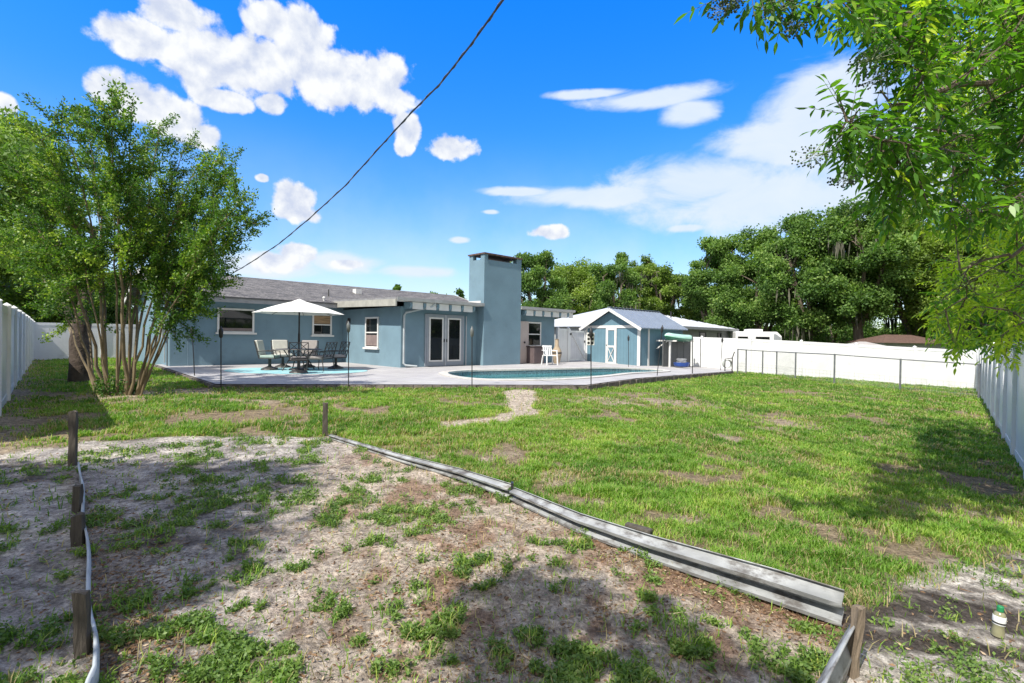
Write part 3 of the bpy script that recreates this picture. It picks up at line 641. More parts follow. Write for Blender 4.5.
def metalroof(name, col):
    m = mat(name, col, .42, (3, .08), metal=.3); nt = m.node_tree; b = nt.nodes['Principled BSDF']
    return m
RGREY = metalroof('grey_metal_roof', (.26, .30, .36)); RWHITE = metalroof('white_metal_roof', (.60, .62, .66))
MB().prism([(0, -.3), (SW, -.3), (SW, SH), (SW/2, SH+PK-.08), (0, SH)], 0, SD, 'y').build('wall', SBLUE, SHED)
def gable_roof(parent, name, m, x0, x1, y0, y1, ze, zr, ov, t=.05, rib=.3):
    xm = (x0+x1)/2; sl_ = (zr-ze)/(xm-x0); zo = ze-sl_*ov; mb = MB()
    mb.prism([(x0-ov, zo), (xm, zr), (x1+ov, zo), (x1+ov, zo+t), (xm, zr+t), (x0-ov, zo+t)], y0, y1, 'y')
    y = y0+.05
    while y < y1:
        for (xa, xb) in ((x0-ov, xm), (x1+ov, xm)): mb.beam((xa, y, zo+t+.012), (xb, y, zr+t+.012), .03, .028)
        y += rib
    mb.beam((xm, y0-.01, zr+t+.02), (xm, y1+.01, zr+t+.02), .22, .03)
    return mb.build(name, m, parent)
r_ = gable_roof(SHED, 'roof', RGREY, 0, SW, -.28, SD+.2, SH+.02, SH+PK, .22)
rb = MB()
for (xa, xb) in ((-.24, SW/2), (SW+.24, SW/2)):
    za = SH+.02-(PK/(SW/2))*.24; rb.beam((xa, -.30, za-.03), (xb, -.30, SH+PK-.05), .03, .14)
rb.build('rake_board', WHITE, r_)
hb = MB(); hb.box(-.02, SW+.03, -.035, -.003, SH-.06, SH+.08); hb.build('header_trim', WHITE, SHED)
for xx in (SW-.13, ):
    MB().box(xx, SW+.03, -.03, -.002, -.05, SH-.062).build('corner_trim', WHITE, SHED)
MB().box(-.02, .1, -.03, -.002, -.05, SH-.062).build('corner_trim', WHITE, SHED)
MB().box(SW+.002, SW+.03, .75, .87, -.05, SH-.05).build('corner_trim', WHITE, SHED)
dl = hit(606.5, 350, 'y', 0, SI).x; drx = hit(616.5, 350, 'y', 0, SI).x
door = MB(); door.box(dl, drx, -.03, -.002, .03, SH-.07); DOOR = door.build('door', SBLUE, SHED)
dt = MB(); w_ = .11
dt.box(dl-.02, dl+w_, -.055, -.032, .03, SH-.066); dt.box(drx-w_, drx+.02, -.055, -.032, .03, SH-.066)
dt.box(dl+w_, drx-w_, -.055, -.032, .03, .13); dt.box(dl+w_, drx-w_, -.055, -.032, .88, .98); dt.box(dl+w_, drx-w_, -.055, -.032, SH-.17, SH-.066)
dt.beam((dl+w_, -.043, .13), (drx-w_, -.043, .88), .02, .07, (0, 1, 0)); dt.beam((drx-w_, -.046, .13), (dl+w_, -.046, .88), .02, .07, (0, 1, 0))
dt.build('door_trim', WHITE, DOOR)
MB().ball((dl+.05, -.08, 1.0), .03).build('handle', BLACKM, DOOR)
# ramp at the door
rp = MB(); rp.prism([(dl-.25, 0.0), (drx+.3, 0.0), (drx+.1, .06), (dl-.1, .06)], -.5, -.06, 'y'); o_ = rp.build('door_step', mat('pale_step', (.55, .5, .44), .8)); o_.matrix_world = SM; tag(o_, 'low pale wooden step in front of the white trimmed shed door', 'step')
# grey vinyl screen beside the shed carrying the kayak rack
SCRY = SW+.55
scr = empty('screen_fence', SM @ Vector((SCRY, 1.3, 0)), 'weathered grey board screen standing against the shed under the kayak', 'fence', rz=SA)
sbm = boardmat('grey_boards', (.10, .105, .11), .18)
for k in range(4): MB().box(-.02, .02, k*.72, k*.72+.70, -.2, 1.28).build('board_panel', sbm, scr)
for k in range(5): MB().box(-.035, .035, k*.72-.03, k*.72+.01, -.2, 1.32).build('post', mat('dark_post', (.08, .085, .09), .6), scr)
# kayak on brackets
KM = SM @ Matrix.Translation((SW+.75, 2.55, 1.42))
kay = MB(); n = 16; rows = []
Lk = 2.9
prof = [(-.5, 0), (-.42, .6), (-.25, .93), (0, 1), (.25, .93), (.42, .6), (.5, 0)]
for i in range(n+1):
    t = i/n; x_ = (t-.5)*Lk; w2 = .36*max(.03, (1-abs(2*t-1)**2.6))**.7; up = .05*abs(2*t-1)**3
    rows.append([(x_, w2, up)])
def hull(zs, sgn):
    mb = MB(); k = 9
    for (x_, w2, up) in (r[0] for r in rows):
        for j in range(k): a_ = math.pi*j/(k-1); mb.v.append(Vector((w2*math.cos(a_), x_, up+sgn*zs*math.sin(a_)*min(1, w2/.2))))
    for i in range(n):
        for j in range(k-1): mb.f.append((i*k+j, i*k+j+1, (i+1)*k+j+1, (i+1)*k+j))
    mb.f.append(tuple(range(k))); mb.f.append(tuple(n*k+j for j in range(k))); return mb
KY = empty('kayak', KM.translation, 'pale green upturned kayak resting on white brackets beside the shed', 'kayak', rz=SA)
KY.rotation_euler = (R(-2), R(6), SA)
hull(.20, 1).build('hull', mat('pale_green_plastic', (.42, .66, .55), .4, (2, .08)), KY, smooth=True)
hull(.17, -1).build('deck', mat('dark_green_plastic', (.03, .20, .12), .4, (2, .1)), KY, smooth=True)
rim = MB(); rim.tube([(r[0][1]*1.01, r[0][0], r[0][2]) for r in rows]+[(-r[0][1]*1.01, r[0][0], r[0][2]) for r in rows[::-1]], .018, 6); rim.build('rim', mat('dark_green_plastic', (.03, .20, .12)), KY)
for k, yy in enumerate((1.55, 3.35)):
    b0 = SM @ Vector((SW, yy, 0)); rk = empty('rack_bracket', b0, ['white bracket on a post holding up the near end of the kayak', 'white bracket on a post holding up the far end of the kayak'][k], 'bracket', 'kayak brackets on the shed side', rz=SA)
    MB().beam((.02, 0, 1.27), (1.15, 0, 1.27), .07, .07).build('arm', WHITE, rk); MB().beam((.04, 0, .85), (.6, 0, 1.23), .05, .05).build('brace', WHITE, rk)
    if k == 0: MB().box(.75, .83, -.04, .04, -.1, 1.234).build('post', WHITE, rk)
# small blue tub and heap below
tb = SM @ Vector((SW+1.35, 1.7, -.02))
t1 = MB(); t1.lathe([(.28, 0), (.36, .05), (.40, .2), (.38, .2), (.33, .06), (.05, .05)], (0, 0, 0), 18); o_ = t1.build('tub', mat('blue_plastic', (.02, .07, .30), .35), None, True); o_.location = tb; tag(o_, 'low round blue plastic tub on the patio beneath the kayak', 'tub')
hs = MB(); hp = []
for i in range(70): a_ = i*.42; hp.append((math.cos(a_)*(.22+.03*math.sin(i)), math.sin(a_)*(.22+.02*math.cos(i*2)), .2+i*.003))
hs.tube(hp, .016, 6); o_ = hs.build('garden_hose', mat('grey_hose', (.35, .36, .38), .5)); o_.location = tb; tag(o_, 'coiled grey hose lying in the blue tub beneath the kayak', 'hose')

# ------------------------------------------------------------------ vinyl fences
def vinyl(name, a, b, label, hgt=1.83, cap=True, zf=None, m=VINYL, group=None, first=0, panel=2.44):
    a, b = Vector(a), Vector(b); L = (b-a).length; d = (b-a).normalized(); n = max(1, round(L/panel)); st = L/n
    zf = zf or gz1
    root = empty(name, (a.x, a.y, zf(a.x, a.y)), label, 'fence', group, rz=math.atan2(d.y, d.x)); z0 = zf(a.x, a.y)
    zs = [zf(*(a+d*st*i))-z0 for i in range(n+1)]
    for i in range(n+1):
        x = st*i; z = zs[i]; o = MB().box(x-.064, x+.064, -.064, .064, z-.25, z+hgt+.04).build('post', m, root)
        MB().add([(x-.078, -.078, z+hgt+.04), (x+.078, -.078, z+hgt+.04), (x+.078, .078, z+hgt+.04), (x-.078, .078, z+hgt+.04), (x, 0, z+hgt+.10)], [(3, 2, 1, 0), (0, 1, 4), (1, 2, 4), (2, 3, 4), (3, 0, 4)]).build('cap', m, o)
    for i in range(n):
        x0 = st*i+.065; x1 = st*(i+1)-.065; za, zb = zs[i], zs[i+1]; p = MB(); k = 15; w = (x1-x0)/k; tlt = lambda x: za+(zb-za)*(x-x0)/(x1-x0)
        for j in range(k):
            xa = x0+j*w+.003; xb = x0+(j+1)*w-.003; z = tlt((xa+xb)/2); p.box(xa, xb, -.011, .011, z+.06, z+hgt-.08)
        p.box(x0, x1, -.006, .006, min(za, zb)+.1, min(za, zb)+hgt-.1)
        po = p.build('panel', m, root)
        r = MB(); r.beam((x0, 0, za+hgt-.06), (x1, 0, zb+hgt-.06), .045, .14); r.build('rail', m, po)
        r = MB(); r.beam((x0, 0, za+.07), (x1, 0, zb+.07), .045, .14); r.build('rail', m, po)
    return root
dl_ = Vector((-14.1, 15.3)).normalized(); LS = Vector((-8.9, 8.7))-dl_*3.4
vinyl('vinyl_fence', LS, LS+dl_*24.8, 'white vinyl fence running back along the left side of the yard')
LE = LS+dl_*24.8
vinyl('vinyl_fence', LE, LE+Vector((.72, .694))*10.5, 'white vinyl fence closing the far left corner beyond the multi-stemmed tree')
RV = Vector((6.05, 6.8)).normalized(); RS0 = Vector((7.65, 7.5))-RV*3.6
vinyl('vinyl_fence', RS0, RS0+RV*25.2, 'white vinyl fence running back along the right side under the leafy branches', panel=2.1)
BA = Vector((8.3, 28.75)); BB = RS0+RV*25.2
vinyl('vinyl_fence', BB, BA, 'long white vinyl fence across the back behind the chain link fence')
vinyl('vinyl_fence', (2.35, 25.75), (2.95, 26.3), 'short white vinyl fence stub between the house corner and the gate', hgt=1.72, zf=lambda x, y: deckz(x, y), panel=.8)
# gate with diagonal brace
gt = empty('vinyl_gate', (3.0, 26.35, DKZ), 'greyish white vinyl gate with a diagonal brace between house and shed', 'gate', rz=math.atan2(.69, .72))
VG = boardmat('gate_boards', (.62, .62, .66), .15)
MB().box(.05, 1.35, -.015, .015, .06, 1.62).build('board_panel', VG, gt)
g = MB(); g.box(.02, .10, -.04, -.017, .04, 1.7); g.box(1.28, 1.36, -.04, -.017, .04, 1.7); g.box(.10, 1.28, -.04, -.017, 1.55, 1.64); g.box(.10, 1.28, -.04, -.017, .04, .14); g.build('gate_frame', VINYL, gt)
g = MB(); g.beam((.1, -.05, 1.55), (1.28, -.05, .12), .02, .07, (0, 1, 0)); g.build('brace', VINYL, gt)
g = MB(); g.box(.02, .14, -.06, -.042, 1.4, 1.5); g.box(1.24, 1.32, -.06, -.042, 1.0, 1.12); g.build('hinge', BLACKM, gt)

# chain link fence
def chain(pts, label, zt_=1.22):
    root = empty('chain_link_fence', (pts[0][0], pts[0][1], gz1(*pts[0])), label, 'fence'); o0 = root.location.copy()
    rail = MB(); tops = []
    for p in pts:
        z = gz1(*p); tops.append(Vector((p[0], p[1], z+zt_)))
        MB().tube([Vector((p[0], p[1], z-.2))-o0, Vector((p[0], p[1], z+zt_+.03))-o0], .034, 8).build('post', GALVD, root)
    rail.tube([t-o0 for t in tops], .024, 8); rail.build('top_rail', GALVD, root)
    wv = []
    for i in range(len(tops)-1):
        a, b = tops[i], tops[i+1]; L = (b-a).length; n = int(L/.085)
        for k in range(-14, n+1):
            for s in (1, -1):
                # diagonal wires clipped to the bay
                t0, t1 = k/n, (k+zt_/.085)/n; q0, q1 = max(t0, 0), min(t1, 1)
                if q1 <= q0: continue
                h0 = (q0-t0)/(t1-t0); h1 = (q1-t0)/(t1-t0)
                P = [a.lerp(b, q)-Vector((0, 0, zt_*(h if s > 0 else 1-h))) for q, h in ((q0, h0), (q1, h1))]
                wv.append((P[0]-o0, P[1]-o0))
    mb = MB()
    for (p, q) in wv: mb.tube([p, q], .0016, 3, False)
    mb.build('wire_mesh', GALV, root)
    gw = MB()                                                        # coarser garden wire along the foot
    for i in range(len(tops)-1):
        a, b = tops[i], tops[i+1]; L = (b-a).length; n = int(L/.16)
        for k in range(n): p = a.lerp(b, k/n)-o0-Vector((0, 0, zt_)); gw.tube([p, p+Vector((0, 0, .52))], .003, 3, False)
        for hh in (.12, .25, .38, .52): gw.tube([a-o0-Vector((0, 0, zt_-hh)), b-o0-Vector((0, 0, zt_-hh))], .003, 3, False)
    gw.build('garden_wire', GALVD, root)
    return root
cl = [(-.0, 0)]
def gp(px, D): q = at(px, 341, D); return (q.x, q.y)
chain([gp(738, 24.9), gp(746.5, 25.6), gp(763, 25.4), gp(777, 25.2), gp(796, 22.6), gp(835, 20.8), gp(901, 19.7), (16.7, 17.85)], 'low chain link fence with grey posts crossing the lawn before the back fence')

# ------------------------------------------------------------------ neighbours
def nb_house():
    o = at(628, 341, 38); th = math.atan2(.694, .72)
    c = empty('neighbour_house', (o.x, o.y, .1), 'grey neighbouring house with a white metal hip roof behind the shed', 'house', rz=th)
    I = (Matrix.Translation((o.x, o.y, .1)) @ Matrix.Rotation(th, 4, 'Z')).inverted()
    p0 = hit(738.5, 331, 'y', -5.6, I); L = p0.x; ze = 2.45
    GR = boardmat('neighbour_siding', (.30, .31, .31), .22)
    XL = hit(655, 320, 'y', -5.6, I).x
    MB().box(XL+.4, L-.5, -5.1, 5, -.4, ze).build('wall', GR, c)
    zr = ze+1.4; r = MB()
    v = [(XL, -5.6, ze-.05), (L, -5.6, ze-.05), (L, 5.6, ze-.05), (XL, 5.6, ze-.05), (XL+3.5, 0, zr), (L-6.2, 0, zr)]
    r.add(v+[(a, b2, z-.06) for a, b2, z in v], [(0, 1, 5, 4), (1, 2, 5), (2, 3, 4, 5), (6, 7, 8, 9), (0, 1, 7, 6), (1, 2, 8, 7), (2, 3, 9, 8), (3, 0, 6, 9), (3, 0, 4)])
    x = XL+.1
    while x < L-.1:
        t = min(1, (L-x)/6.2, (x-XL)/3.5); r.beam((x, -5.6, ze-.03), (x, -5.6+5.6*t, ze-.03+(zr-ze+.05)*t), .03, .03); x += .45
    ro = r.build('roof', RWHITE, c)
    MB().box(XL, L, -5.64, -5.603, ze-.2, ze-.02).build('fascia', mat('cool_grey', (.3, .31, .33), .6), ro)
    px_ = hit(671, 316, 'y', -3, I).x; v_ = MB(); v_.tube([(px_, -3, ze+.7), (px_, -3, ze+1.15)], .05, 8); v_.build('vent_pipe', BLACKM, ro)
    for (a, b2) in ((699.5, 705.5), (717.5, 721)): window(c, 'y', -5.1, hit(a, 335, 'y', -5.1, I).x, hit(b2, 335, 'y', -5.1, I).x, 1.25, 2.1, fw=.05, sill=0, fm=mat('dark_trim', (.06, .06, .07), .5))
nb_house()
# white travel trailer
def trailer():
    o = at(753, 341, 38); th = R(-8); c = empty('travel_trailer', (o.x, o.y, -.1), 'white travel trailer with dark windows parked beyond the back fence', 'trailer', rz=th)
    m = mat('trailer_white', (.80, .80, .80), .35, (2, .03)); L = 3.3/2
    MB().prism([(-1.6, .45), (1.35, .45), (1.62, .8), (1.62, 2.1), (1.3, 2.42), (-1.6, 2.42)], -1.2, 1.2, 'y').build('body', m, c, bevel=.06)
    MB().box(-.5, .5, -.6, .6, 2.42, 2.62).build('roof_unit', m, c, bevel=.04)
    for (x0, x1) in ((-1.45, -.75), (-.2, .75)): window(c, 'y', -1.2, x0, x1, 1.6, 2.05, fw=.04, sill=0, fm=BLACKM)
    MB().prism([(1.05, 1.3), (1.55, 1.3), (1.55, 2.0), (1.2, 2.25), (1.05, 2.25)], -1.205, -1.202, 'y').build('end_panel', mat('trailer_grey', (.3, .32, .34), .4), c)
    for s in (-1.1, 1.1):
        w = MB(); w.lathe([(.12, -.1), (.33, -.1), (.35, 0), (.33, .1), (.12, .1)], (0, 0, 0), 18); wo = w.build('wheel', mat('tyre', (.02, .02, .02), .9), c); wo.location = (0, s, .35); wo.rotation_euler = (R(90), 0, 0)
trailer()
def far_house(px, D, w, d, ze, zr, z0, rc, label, rz=0, wc=(.6, .6, .6), win=True):
    o = at(px, 341, D); c = empty('neighbour_house', (o.x, o.y, z0), label, 'house', rz=rz)
    MB().box(-w/2+.4, w/2-.4, 0, d, -.5, ze).build('wall', mat('plain_wall_%d' % px, wc, .8), c)
    v = [(-w/2, -.5, ze), (w/2, -.5, ze), (w/2, d+.5, ze), (-w/2, d+.5, ze), (-w/2+d/2, d/2, zr), (w/2-d/2, d/2, zr)]
    MB().add(v, [(0, 1, 5, 4), (1, 2, 5), (2, 3, 4, 5), (3, 0, 4), (3, 2, 1, 0)]).build('roof', rc, c)
    if win: window(c, 'y', 0, w*.0, w*.12, ze-1.2, ze-.45, fw=.06, sill=0); window(c, 'y', 0, w*.28, w*.34, ze-1.2, ze-.45, fw=.06, sill=0)
far_house(915, 33, 4.8, 3, 1.93, 2.50, -.3, mat('brown_shingle', (.11, .065, .05), .9, (9, .3)), 'neighbour house with brown shingle roof and white wall beyond the back fence', wc=(.72, .72, .70))
far_house(873, 30, 2.2, 1.8, 1.62, 1.98, -.3, mat('pale_grey_roof', (.36, .34, .33), .9), 'small outbuilding with pale grey hip roof just showing over the back fence', win=False)

# ------------------------------------------------------------------ patio furniture
IRON = mat('dark_iron', (.045, .042, .04), .5, (10, .2)); CREAM = mat('cream_cushion', (.60, .58, .52), .9, (5, .08), (80, .2)); PALEG = mat('pale_green_cushion', (.40, .50, .45), .9, (5, .08)); TAUPE = mat('taupe_cushion', (.33, .30, .29), .9, (5, .08))
def seatset(loc, rz, w, label, group, cushion=CREAM, backc=None, swivel=True, name='patio_chair', cat='chair', s=1.0):
    c = empty(name, loc, label, cat, group, rz=rz); c.scale = (s, s, s)
    f = MB(); h = .42
    for sx in (-1, 1):
        f.tube([(sx*w/2, -.27, h), (sx*w/2, .25, h)], .016, 6)
    f.tube([(-w/2, -.27, h), (w/2, -.27, h)], .016, 6); f.tube([(-w/2, .25, h), (w/2, .25, h)], .016, 6); f.build('seat_frame', IRON, c)
    bf = MB(); y0, y1 = .25, .40; zt2 = 1.0
    P = lambda u, t: (u, y0+(y1-y0)*t, h+(zt2-h)*t)
    bf.tube([P(-w/2, 0), P(-w/2, 1), P(w/2, 1), P(w/2, 0)], .018, 6)
    bf.tube([P(-w/2, .12), P(w/2, .12)], .012, 6); bb = bf.build('back_frame', IRON, c)
    lt = MB(); k = max(2, round(w/.3)); st = w/k                          # lattice
    for i in range(k):
        for (ta, tb) in ((.12, .56), (.56, 1.0)):
            ua, ub = -w/2+i*st, -w/2+(i+1)*st; lt.tube([P(ua, ta), P(ub, tb)], .011, 5); lt.tube([P(ub, ta), P(ua, tb)], .011, 5)
    for i in range(1, k): lt.tube([P(-w/2+i*st, .12), P(-w/2+i*st, 1)], .009, 5)
    lt.build('lattice', IRON, bb)
    for sx in (-1, 1):
        a = MB(); a.tube([(sx*w/2, .33, .66), (sx*(w/2+.03), .05, .68), (sx*(w/2+.03), -.22, .66), (sx*w/2, -.27, h)], .017, 6); a.build('armrest', IRON, c)
    q = MB(); q.box(-w/2+.02, w/2-.02, -.26, .24, h+.01, h+.11); q.build('seat_cushion', cushion, c, bevel=.03)
    if backc:
        q = MB(); q.prism([(.22, h+.10), (.29, h+.10), (.42, 1.04), (.33, 1.04)], -w/2+.03, w/2-.03, 'x'); q.build('back_cushion', backc, c, bevel=.02)
    if swivel:
        b = MB(); b.lathe([(.05, .16), (.05, h)], (0, 0, 0), 10); b.lathe([(.25, 0), (.29, .02), (.27, .06), (.07, .14), (.05, .17)], (0, 0, 0), 18); b.build('base', IRON, c)
    else:
        for sx in (-1, 1):
            for yy in (-.25, .24): l = MB(); l.tube([(sx*w/2, yy, h), (sx*(w/2+.02), yy+(.06 if yy > 0 else -.03), 0)], .016, 6); l.build('leg', IRON, c)
    return c
TD = 17.0
tc_ = at(299, 341, TD); tz = DKZ
TB = empty('patio_table', (tc_.x, tc_.y, tz), 'round dark iron patio table under the cream umbrella', 'table')
MB().lathe([(.02, .70), (.72, .70), (.74, .715), (.72, .73), (.02, .73)], (0, 0, 0), 32).build('tabletop', mat('table_mesh', (.12, .11, .10), .5, (40, .4)), TB)
for k in range(4):
    a_ = R(45+90*k); l = MB(); l.tube([(.5*math.cos(a_), .5*math.sin(a_), .70), (.3*math.cos(a_), .3*math.sin(a_), .4), (.55*math.cos(a_), .55*math.sin(a_), 0)], .02, 6); l.build('leg', IRON, TB)
um = empty('patio_umbrella', (tc_.x, tc_.y, tz), 'open cream patio umbrella standing through the round table', 'umbrella')
UZ = 1.93; UR = 1.46; n = 8; cv = MB()
ring = [(UR*math.cos(2*math.pi*i/n+.3), UR*math.sin(2*math.pi*i/n+.3)) for i in range(n)]
def cz_(t): return UZ+.46*(1-t)**1.0+.03*math.sin(math.pi*t)
K = 6; sub = 4
for ki in range(K+1):
    t = ki/K
    for i in range(n):
        for s_ in range(sub):
            f_ = s_/sub; x0, y0 = ring[i]; x1, y1 = ring[(i+1) % n]; sag = .05*t*math.sin(math.pi*f_)
            cv.v.append(((x0+(x1-x0)*f_)*t*(1-sag), (y0+(y1-y0)*f_)*t*(1-sag), cz_(t)+ -sag*.0))
N = n*sub
for ki in range(K):
    for i in range(N): cv.f.append((ki*N+i, ki*N+(i+1) % N, (ki+1)*N+(i+1) % N, (ki+1)*N+i))
co_ = cv.build('canopy', mat('cream_canvas', (.70, .69, .64), .8, (3, .04)), um); so = co_.modifiers.new('thick', 'SOLIDIFY'); so.thickness = .008
vn = MB(); vn.lathe([(.25, UZ+.40), (.12, UZ+.45), (.03, UZ+.49), (.01, UZ+.50)], (0, 0, 0), 8); vn.build('vent_top', mat('cream_canvas', (.70, .69, .64)), um)
MB().tube([(0, 0, 0.05), (0, 0, UZ+.45)], .028, 8).build('pole', BLACKM, um)
MB().tube([(0, 0, .95), (0, 0, 1.25)], .04, 8).build('crank_housing', BLACKM, um)
MB().lathe([(.30, 0), (.32, .03), (.28, .07), (.06, .10), (.04, .3)], (0, 0, 0), 20).build('base', BLACKM, um)
for (x_, y_) in ring: r = MB(); r.tube([(0, 0, UZ+.40), (x_*.97, y_*.97, UZ-.02)], .008, 4); r.build('rib', BLACKM, um)
def dp(px, D): q = at(px, 341, D); return (q.x, q.y, deckz(q.x, q.y))
def face(p, q): return math.atan2(q[1]-p[1], q[0]-p[0])+math.pi/2     # chair front (-y) looks at q
tcn = (tc_.x, tc_.y)
for (px, D, w, lab, cu, bc, sw, nm, ct) in [
    (270, 16.9, .6, 'patio chair with pale green cushions at the left end of the table', PALEG, CREAM, True, 'patio_chair', 'chair'),
    (283, 18.2, .6, 'patio chair with cream cushion on the house side left of the umbrella pole', CREAM, CREAM, True, 'patio_chair', 'chair'),
    (299, 15.7, .55, 'patio chair with bare lattice back turned to the camera before the table', TAUPE, None, True, 'patio_chair', 'chair'),
    (321, 17.0, 1.0, 'dark lattice back patio bench to the right of the table', TAUPE, None, False, 'patio_bench', 'bench'),
    (336, 18.0, .6, 'patio chair at the right end seen side on beside the bench', TAUPE, None, True, 'patio_chair', 'chair'),
    (308, 18.5, .62, 'patio chair behind the table partly hidden by the front chair', TAUPE, TAUPE, True, 'patio_chair', 'chair')]:
    p = dp(px, D); seatset(p, face(p, tcn), w, lab, 'chairs around the patio table' if ct == 'chair' else None, cu, bc, sw, nm, ct, s=.97)
rg = MB(); c0 = dp(298, 16.9)
for (r0) in (1,): rg.lathe([(.01, .012), (2.0, .012), (2.02, .006)], (0, 0, 0), 40)
o_ = rg.build('patio_rug', mat('teal_rug', (.16, .42, .48), .95, (4, .35), stretch=(1, 1, 1), col2=(.34, .52, .54))); o_.location = c0; o_.scale = (1.15, .8, 1); tag(o_, 'faded teal rug spread under the patio table and chairs', 'rug')

# small things by the right-hand window
bx_ = hit(535, 355, 'y', WY-.35)
ac = empty('storage_bin', HM @ Vector((bx_.x, WY-.35, 0)), 'brown storage bin below the window beside the beige door', 'bin', rz=HZ)
MB().box(-.36, .34, -.28, .28, .02, .78).build('body', mat('brown_plastic', (.12, .09, .09), .6), ac, bevel=.02); MB().box(-.39, .37, -.31, .31, .781, .84).build('lid', mat('dark_brown_plastic', (.07, .055, .055), .6), ac, bevel=.015)
# white plastic chair
def plastic_chair(loc, rz, label):
    c = empty('plastic_chair', loc, label, 'chair', rz=rz); m = mat('white_plastic', (.78, .78, .78), .4)
    MB().box(-.25, .25, -.25, .22, .41, .44).build('seat', m, c, bevel=.01)
    b = MB()
    for i in range(5): b.beam((-.19+i*.095, .22, .44), (-.19+i*.095, .33, .84), .05, .02, (0, 1, 0))
    b.beam((-.24, .335, .85), (.24, .335, .85), .03, .07); b.build('backrest', m, c)
    for s in (-1, 1):
        a = MB(); a.beam((s*.26, -.24, .65), (s*.26, .28, .66), .05, .03); a.build('armrest', m, c)
        l = MB(); l.beam((s*.27, -.28, 0), (s*.25, -.23, .65), .05, .04); l.build('leg', m, c); l = MB(); l.beam((s*.27, .30, 0), (s*.24, .22, .44), .05, .04); l.build('leg', m, c)
q = dp(550, 22.8); plastic_chair(q, R(20), 'white plastic armchair on the patio by the house corner')
# tan fire pot behind the white chair
q = dp(557, 24.2); cm = MB(); cm.lathe([(.18, 0), (.22, .1), (.28, .35), (.33, .55), (.31, .75), (.20, .95), (.13, 1.1), (.12, 1.45), (.15, 1.47), (.10, 1.48)], (0, 0, 0), 18)
o_ = cm.build('chiminea', mat('tan_clay', (.34, .27, .19), .85, (4, .2)), None, True); o_.location = q; o_.scale = (.72, .72, .8); tag(o_, 'tan clay chimney pot with dark band standing by the white fence', 'fire pot')
bd = MB(); bd.lathe([(.325, .60), (.335, .60), (.335, .68), (.32, .68)], (0, 0, 0), 18); bd.build('dark_band', BLACKM, o_)

# ------------------------------------------------------------------ patio torches and edge rods
tl_ = [(192, 326, 377, 'cap', 'torch nearest the left end of the patio edge'), (221, 326, 387, 'cap', 'torch at the bend of the patio edge in front of the wide window'), (348.5, 321, 386, 'lamp', 'torch with pale glass head in front of the narrow wing window'),
       (472, 326, 389, 'lamp', 'torch with pale glass head before the chimney'), (591, 327, 388, 'cap', 'torch behind the spotted white plaque near the shed'), (662.5, 325, 378, 'cap', 'leaning torch in front of the kayak'),
       (628.5, 335, 366.5, 'cap', 'short torch before the right half of the shed front'), (722.5, 337, 372, 'cap', 'torch nearest the right end of the patio edge')]
for i, (px, pt, pb, kd, lb) in enumerate(tl_):
    if i in (6,): g0 = drop(px, pb, deckdrop(5)); 
    else:
        g0 = ground(px, pb)
        if sdist(np.array([g0.x]), np.array([g0.y]), DECK)[0] > -.12:
            g0 = drop(px, pb-1.5, deckdrop(max(4, g0.x)))
    D = g0.y; top = at(px, pt, D); bx = px+(2.5 if px == 192 else (-5.5 if px == 662.5 else (-2.0 if px in (722.5,) else 0)))
    base = Vector((at(bx, pb, D).x, D, g0.z))
    t = empty('garden_torch', base, 'black pole '+lb, 'torch', 'torches along the patio edge'); v = top-base; h = v.length; u = v.normalized()
    MB().tube([-u*.3, u*(h-.28)], .013, 6).build('pole', BLACKM, t)
    hd = MB(); hd.lathe([(.02, 0), (.04, .03), (.05, .14), (.045, .2), (.02, .24), (.012, .28)], (0, 0, 0), 12); o_ = hd.build('torch_head', BLACKM if kd == 'cap' else mat('frosted_head', (.14, .15, .15), .4), t, True); o_.location = u*(h-.28); o_.rotation_euler = u.to_track_quat('Z', 'Y').to_euler()
for k, (px, pt, pb, lb) in enumerate([(692.5, 336, 376.5, 'thin dark rod at the patio edge right of the kayak'), (700.5, 339, 367.5, 'thin dark rod standing on the patio before the white back fence')]):
    g0 = drop(px, pb, 1.45); D = g0.y; top = at(px, pt, D); o_ = MB().tube([(0, 0, -.2), top-g0], .018, 6).build('garden_rod', BLACKM); o_.location = g0; tag(o_, lb, 'rod', 'rods by the patio edge')
# white plaque with six dark spots on the torch
g0 = drop(591, 386, 1.2); c_ = at(590.5, 339, g0.y-.08)
pq = MB(); pq.box(-.10, .10, -.01, .01, -.16, .16); o_ = pq.build('ring_target', WHITE, None, bevel=.008); o_.location = c_; tag(o_, 'small white plaque with six dark holes hung on the torch by the shed', 'plaque')
for i in range(2):
    for j in range(3): h = MB(); h.lathe([(.034, -.008), (.034, 0)], (0, 0, 0), 12); ho = h.build('hole', BLACKM, o_); ho.rotation_euler = (R(90), 0, 0); ho.location = (-.048+i*.096, -.012, -.1+j*.1)

# hose reel and leaning board at the chain fence end
q = ground(730, 374.5)
hr = empty('hose_stand', q, 'dark metal hose stand at the right end of the patio by the fence corner', 'hose stand')
f = MB(); f.tube([(-.25, 0, 0), (-.25, 0, .75), (.1, 0, .8)], .025, 6); f.tube([(.1, 0, 0), (.1, 0, .8), (.2, 0, 1.1)], .025, 6); f.build('frame', IRON, hr)
hp = [(-.07+.2*math.cos(a*.5), .04+.004*a, .5+.2*math.sin(a*.5)) for a in range(60)]; f = MB(); f.tube(hp, .015, 5); f.build('hose', mat('pale_hose', (.4, .42, .38), .5), hr)

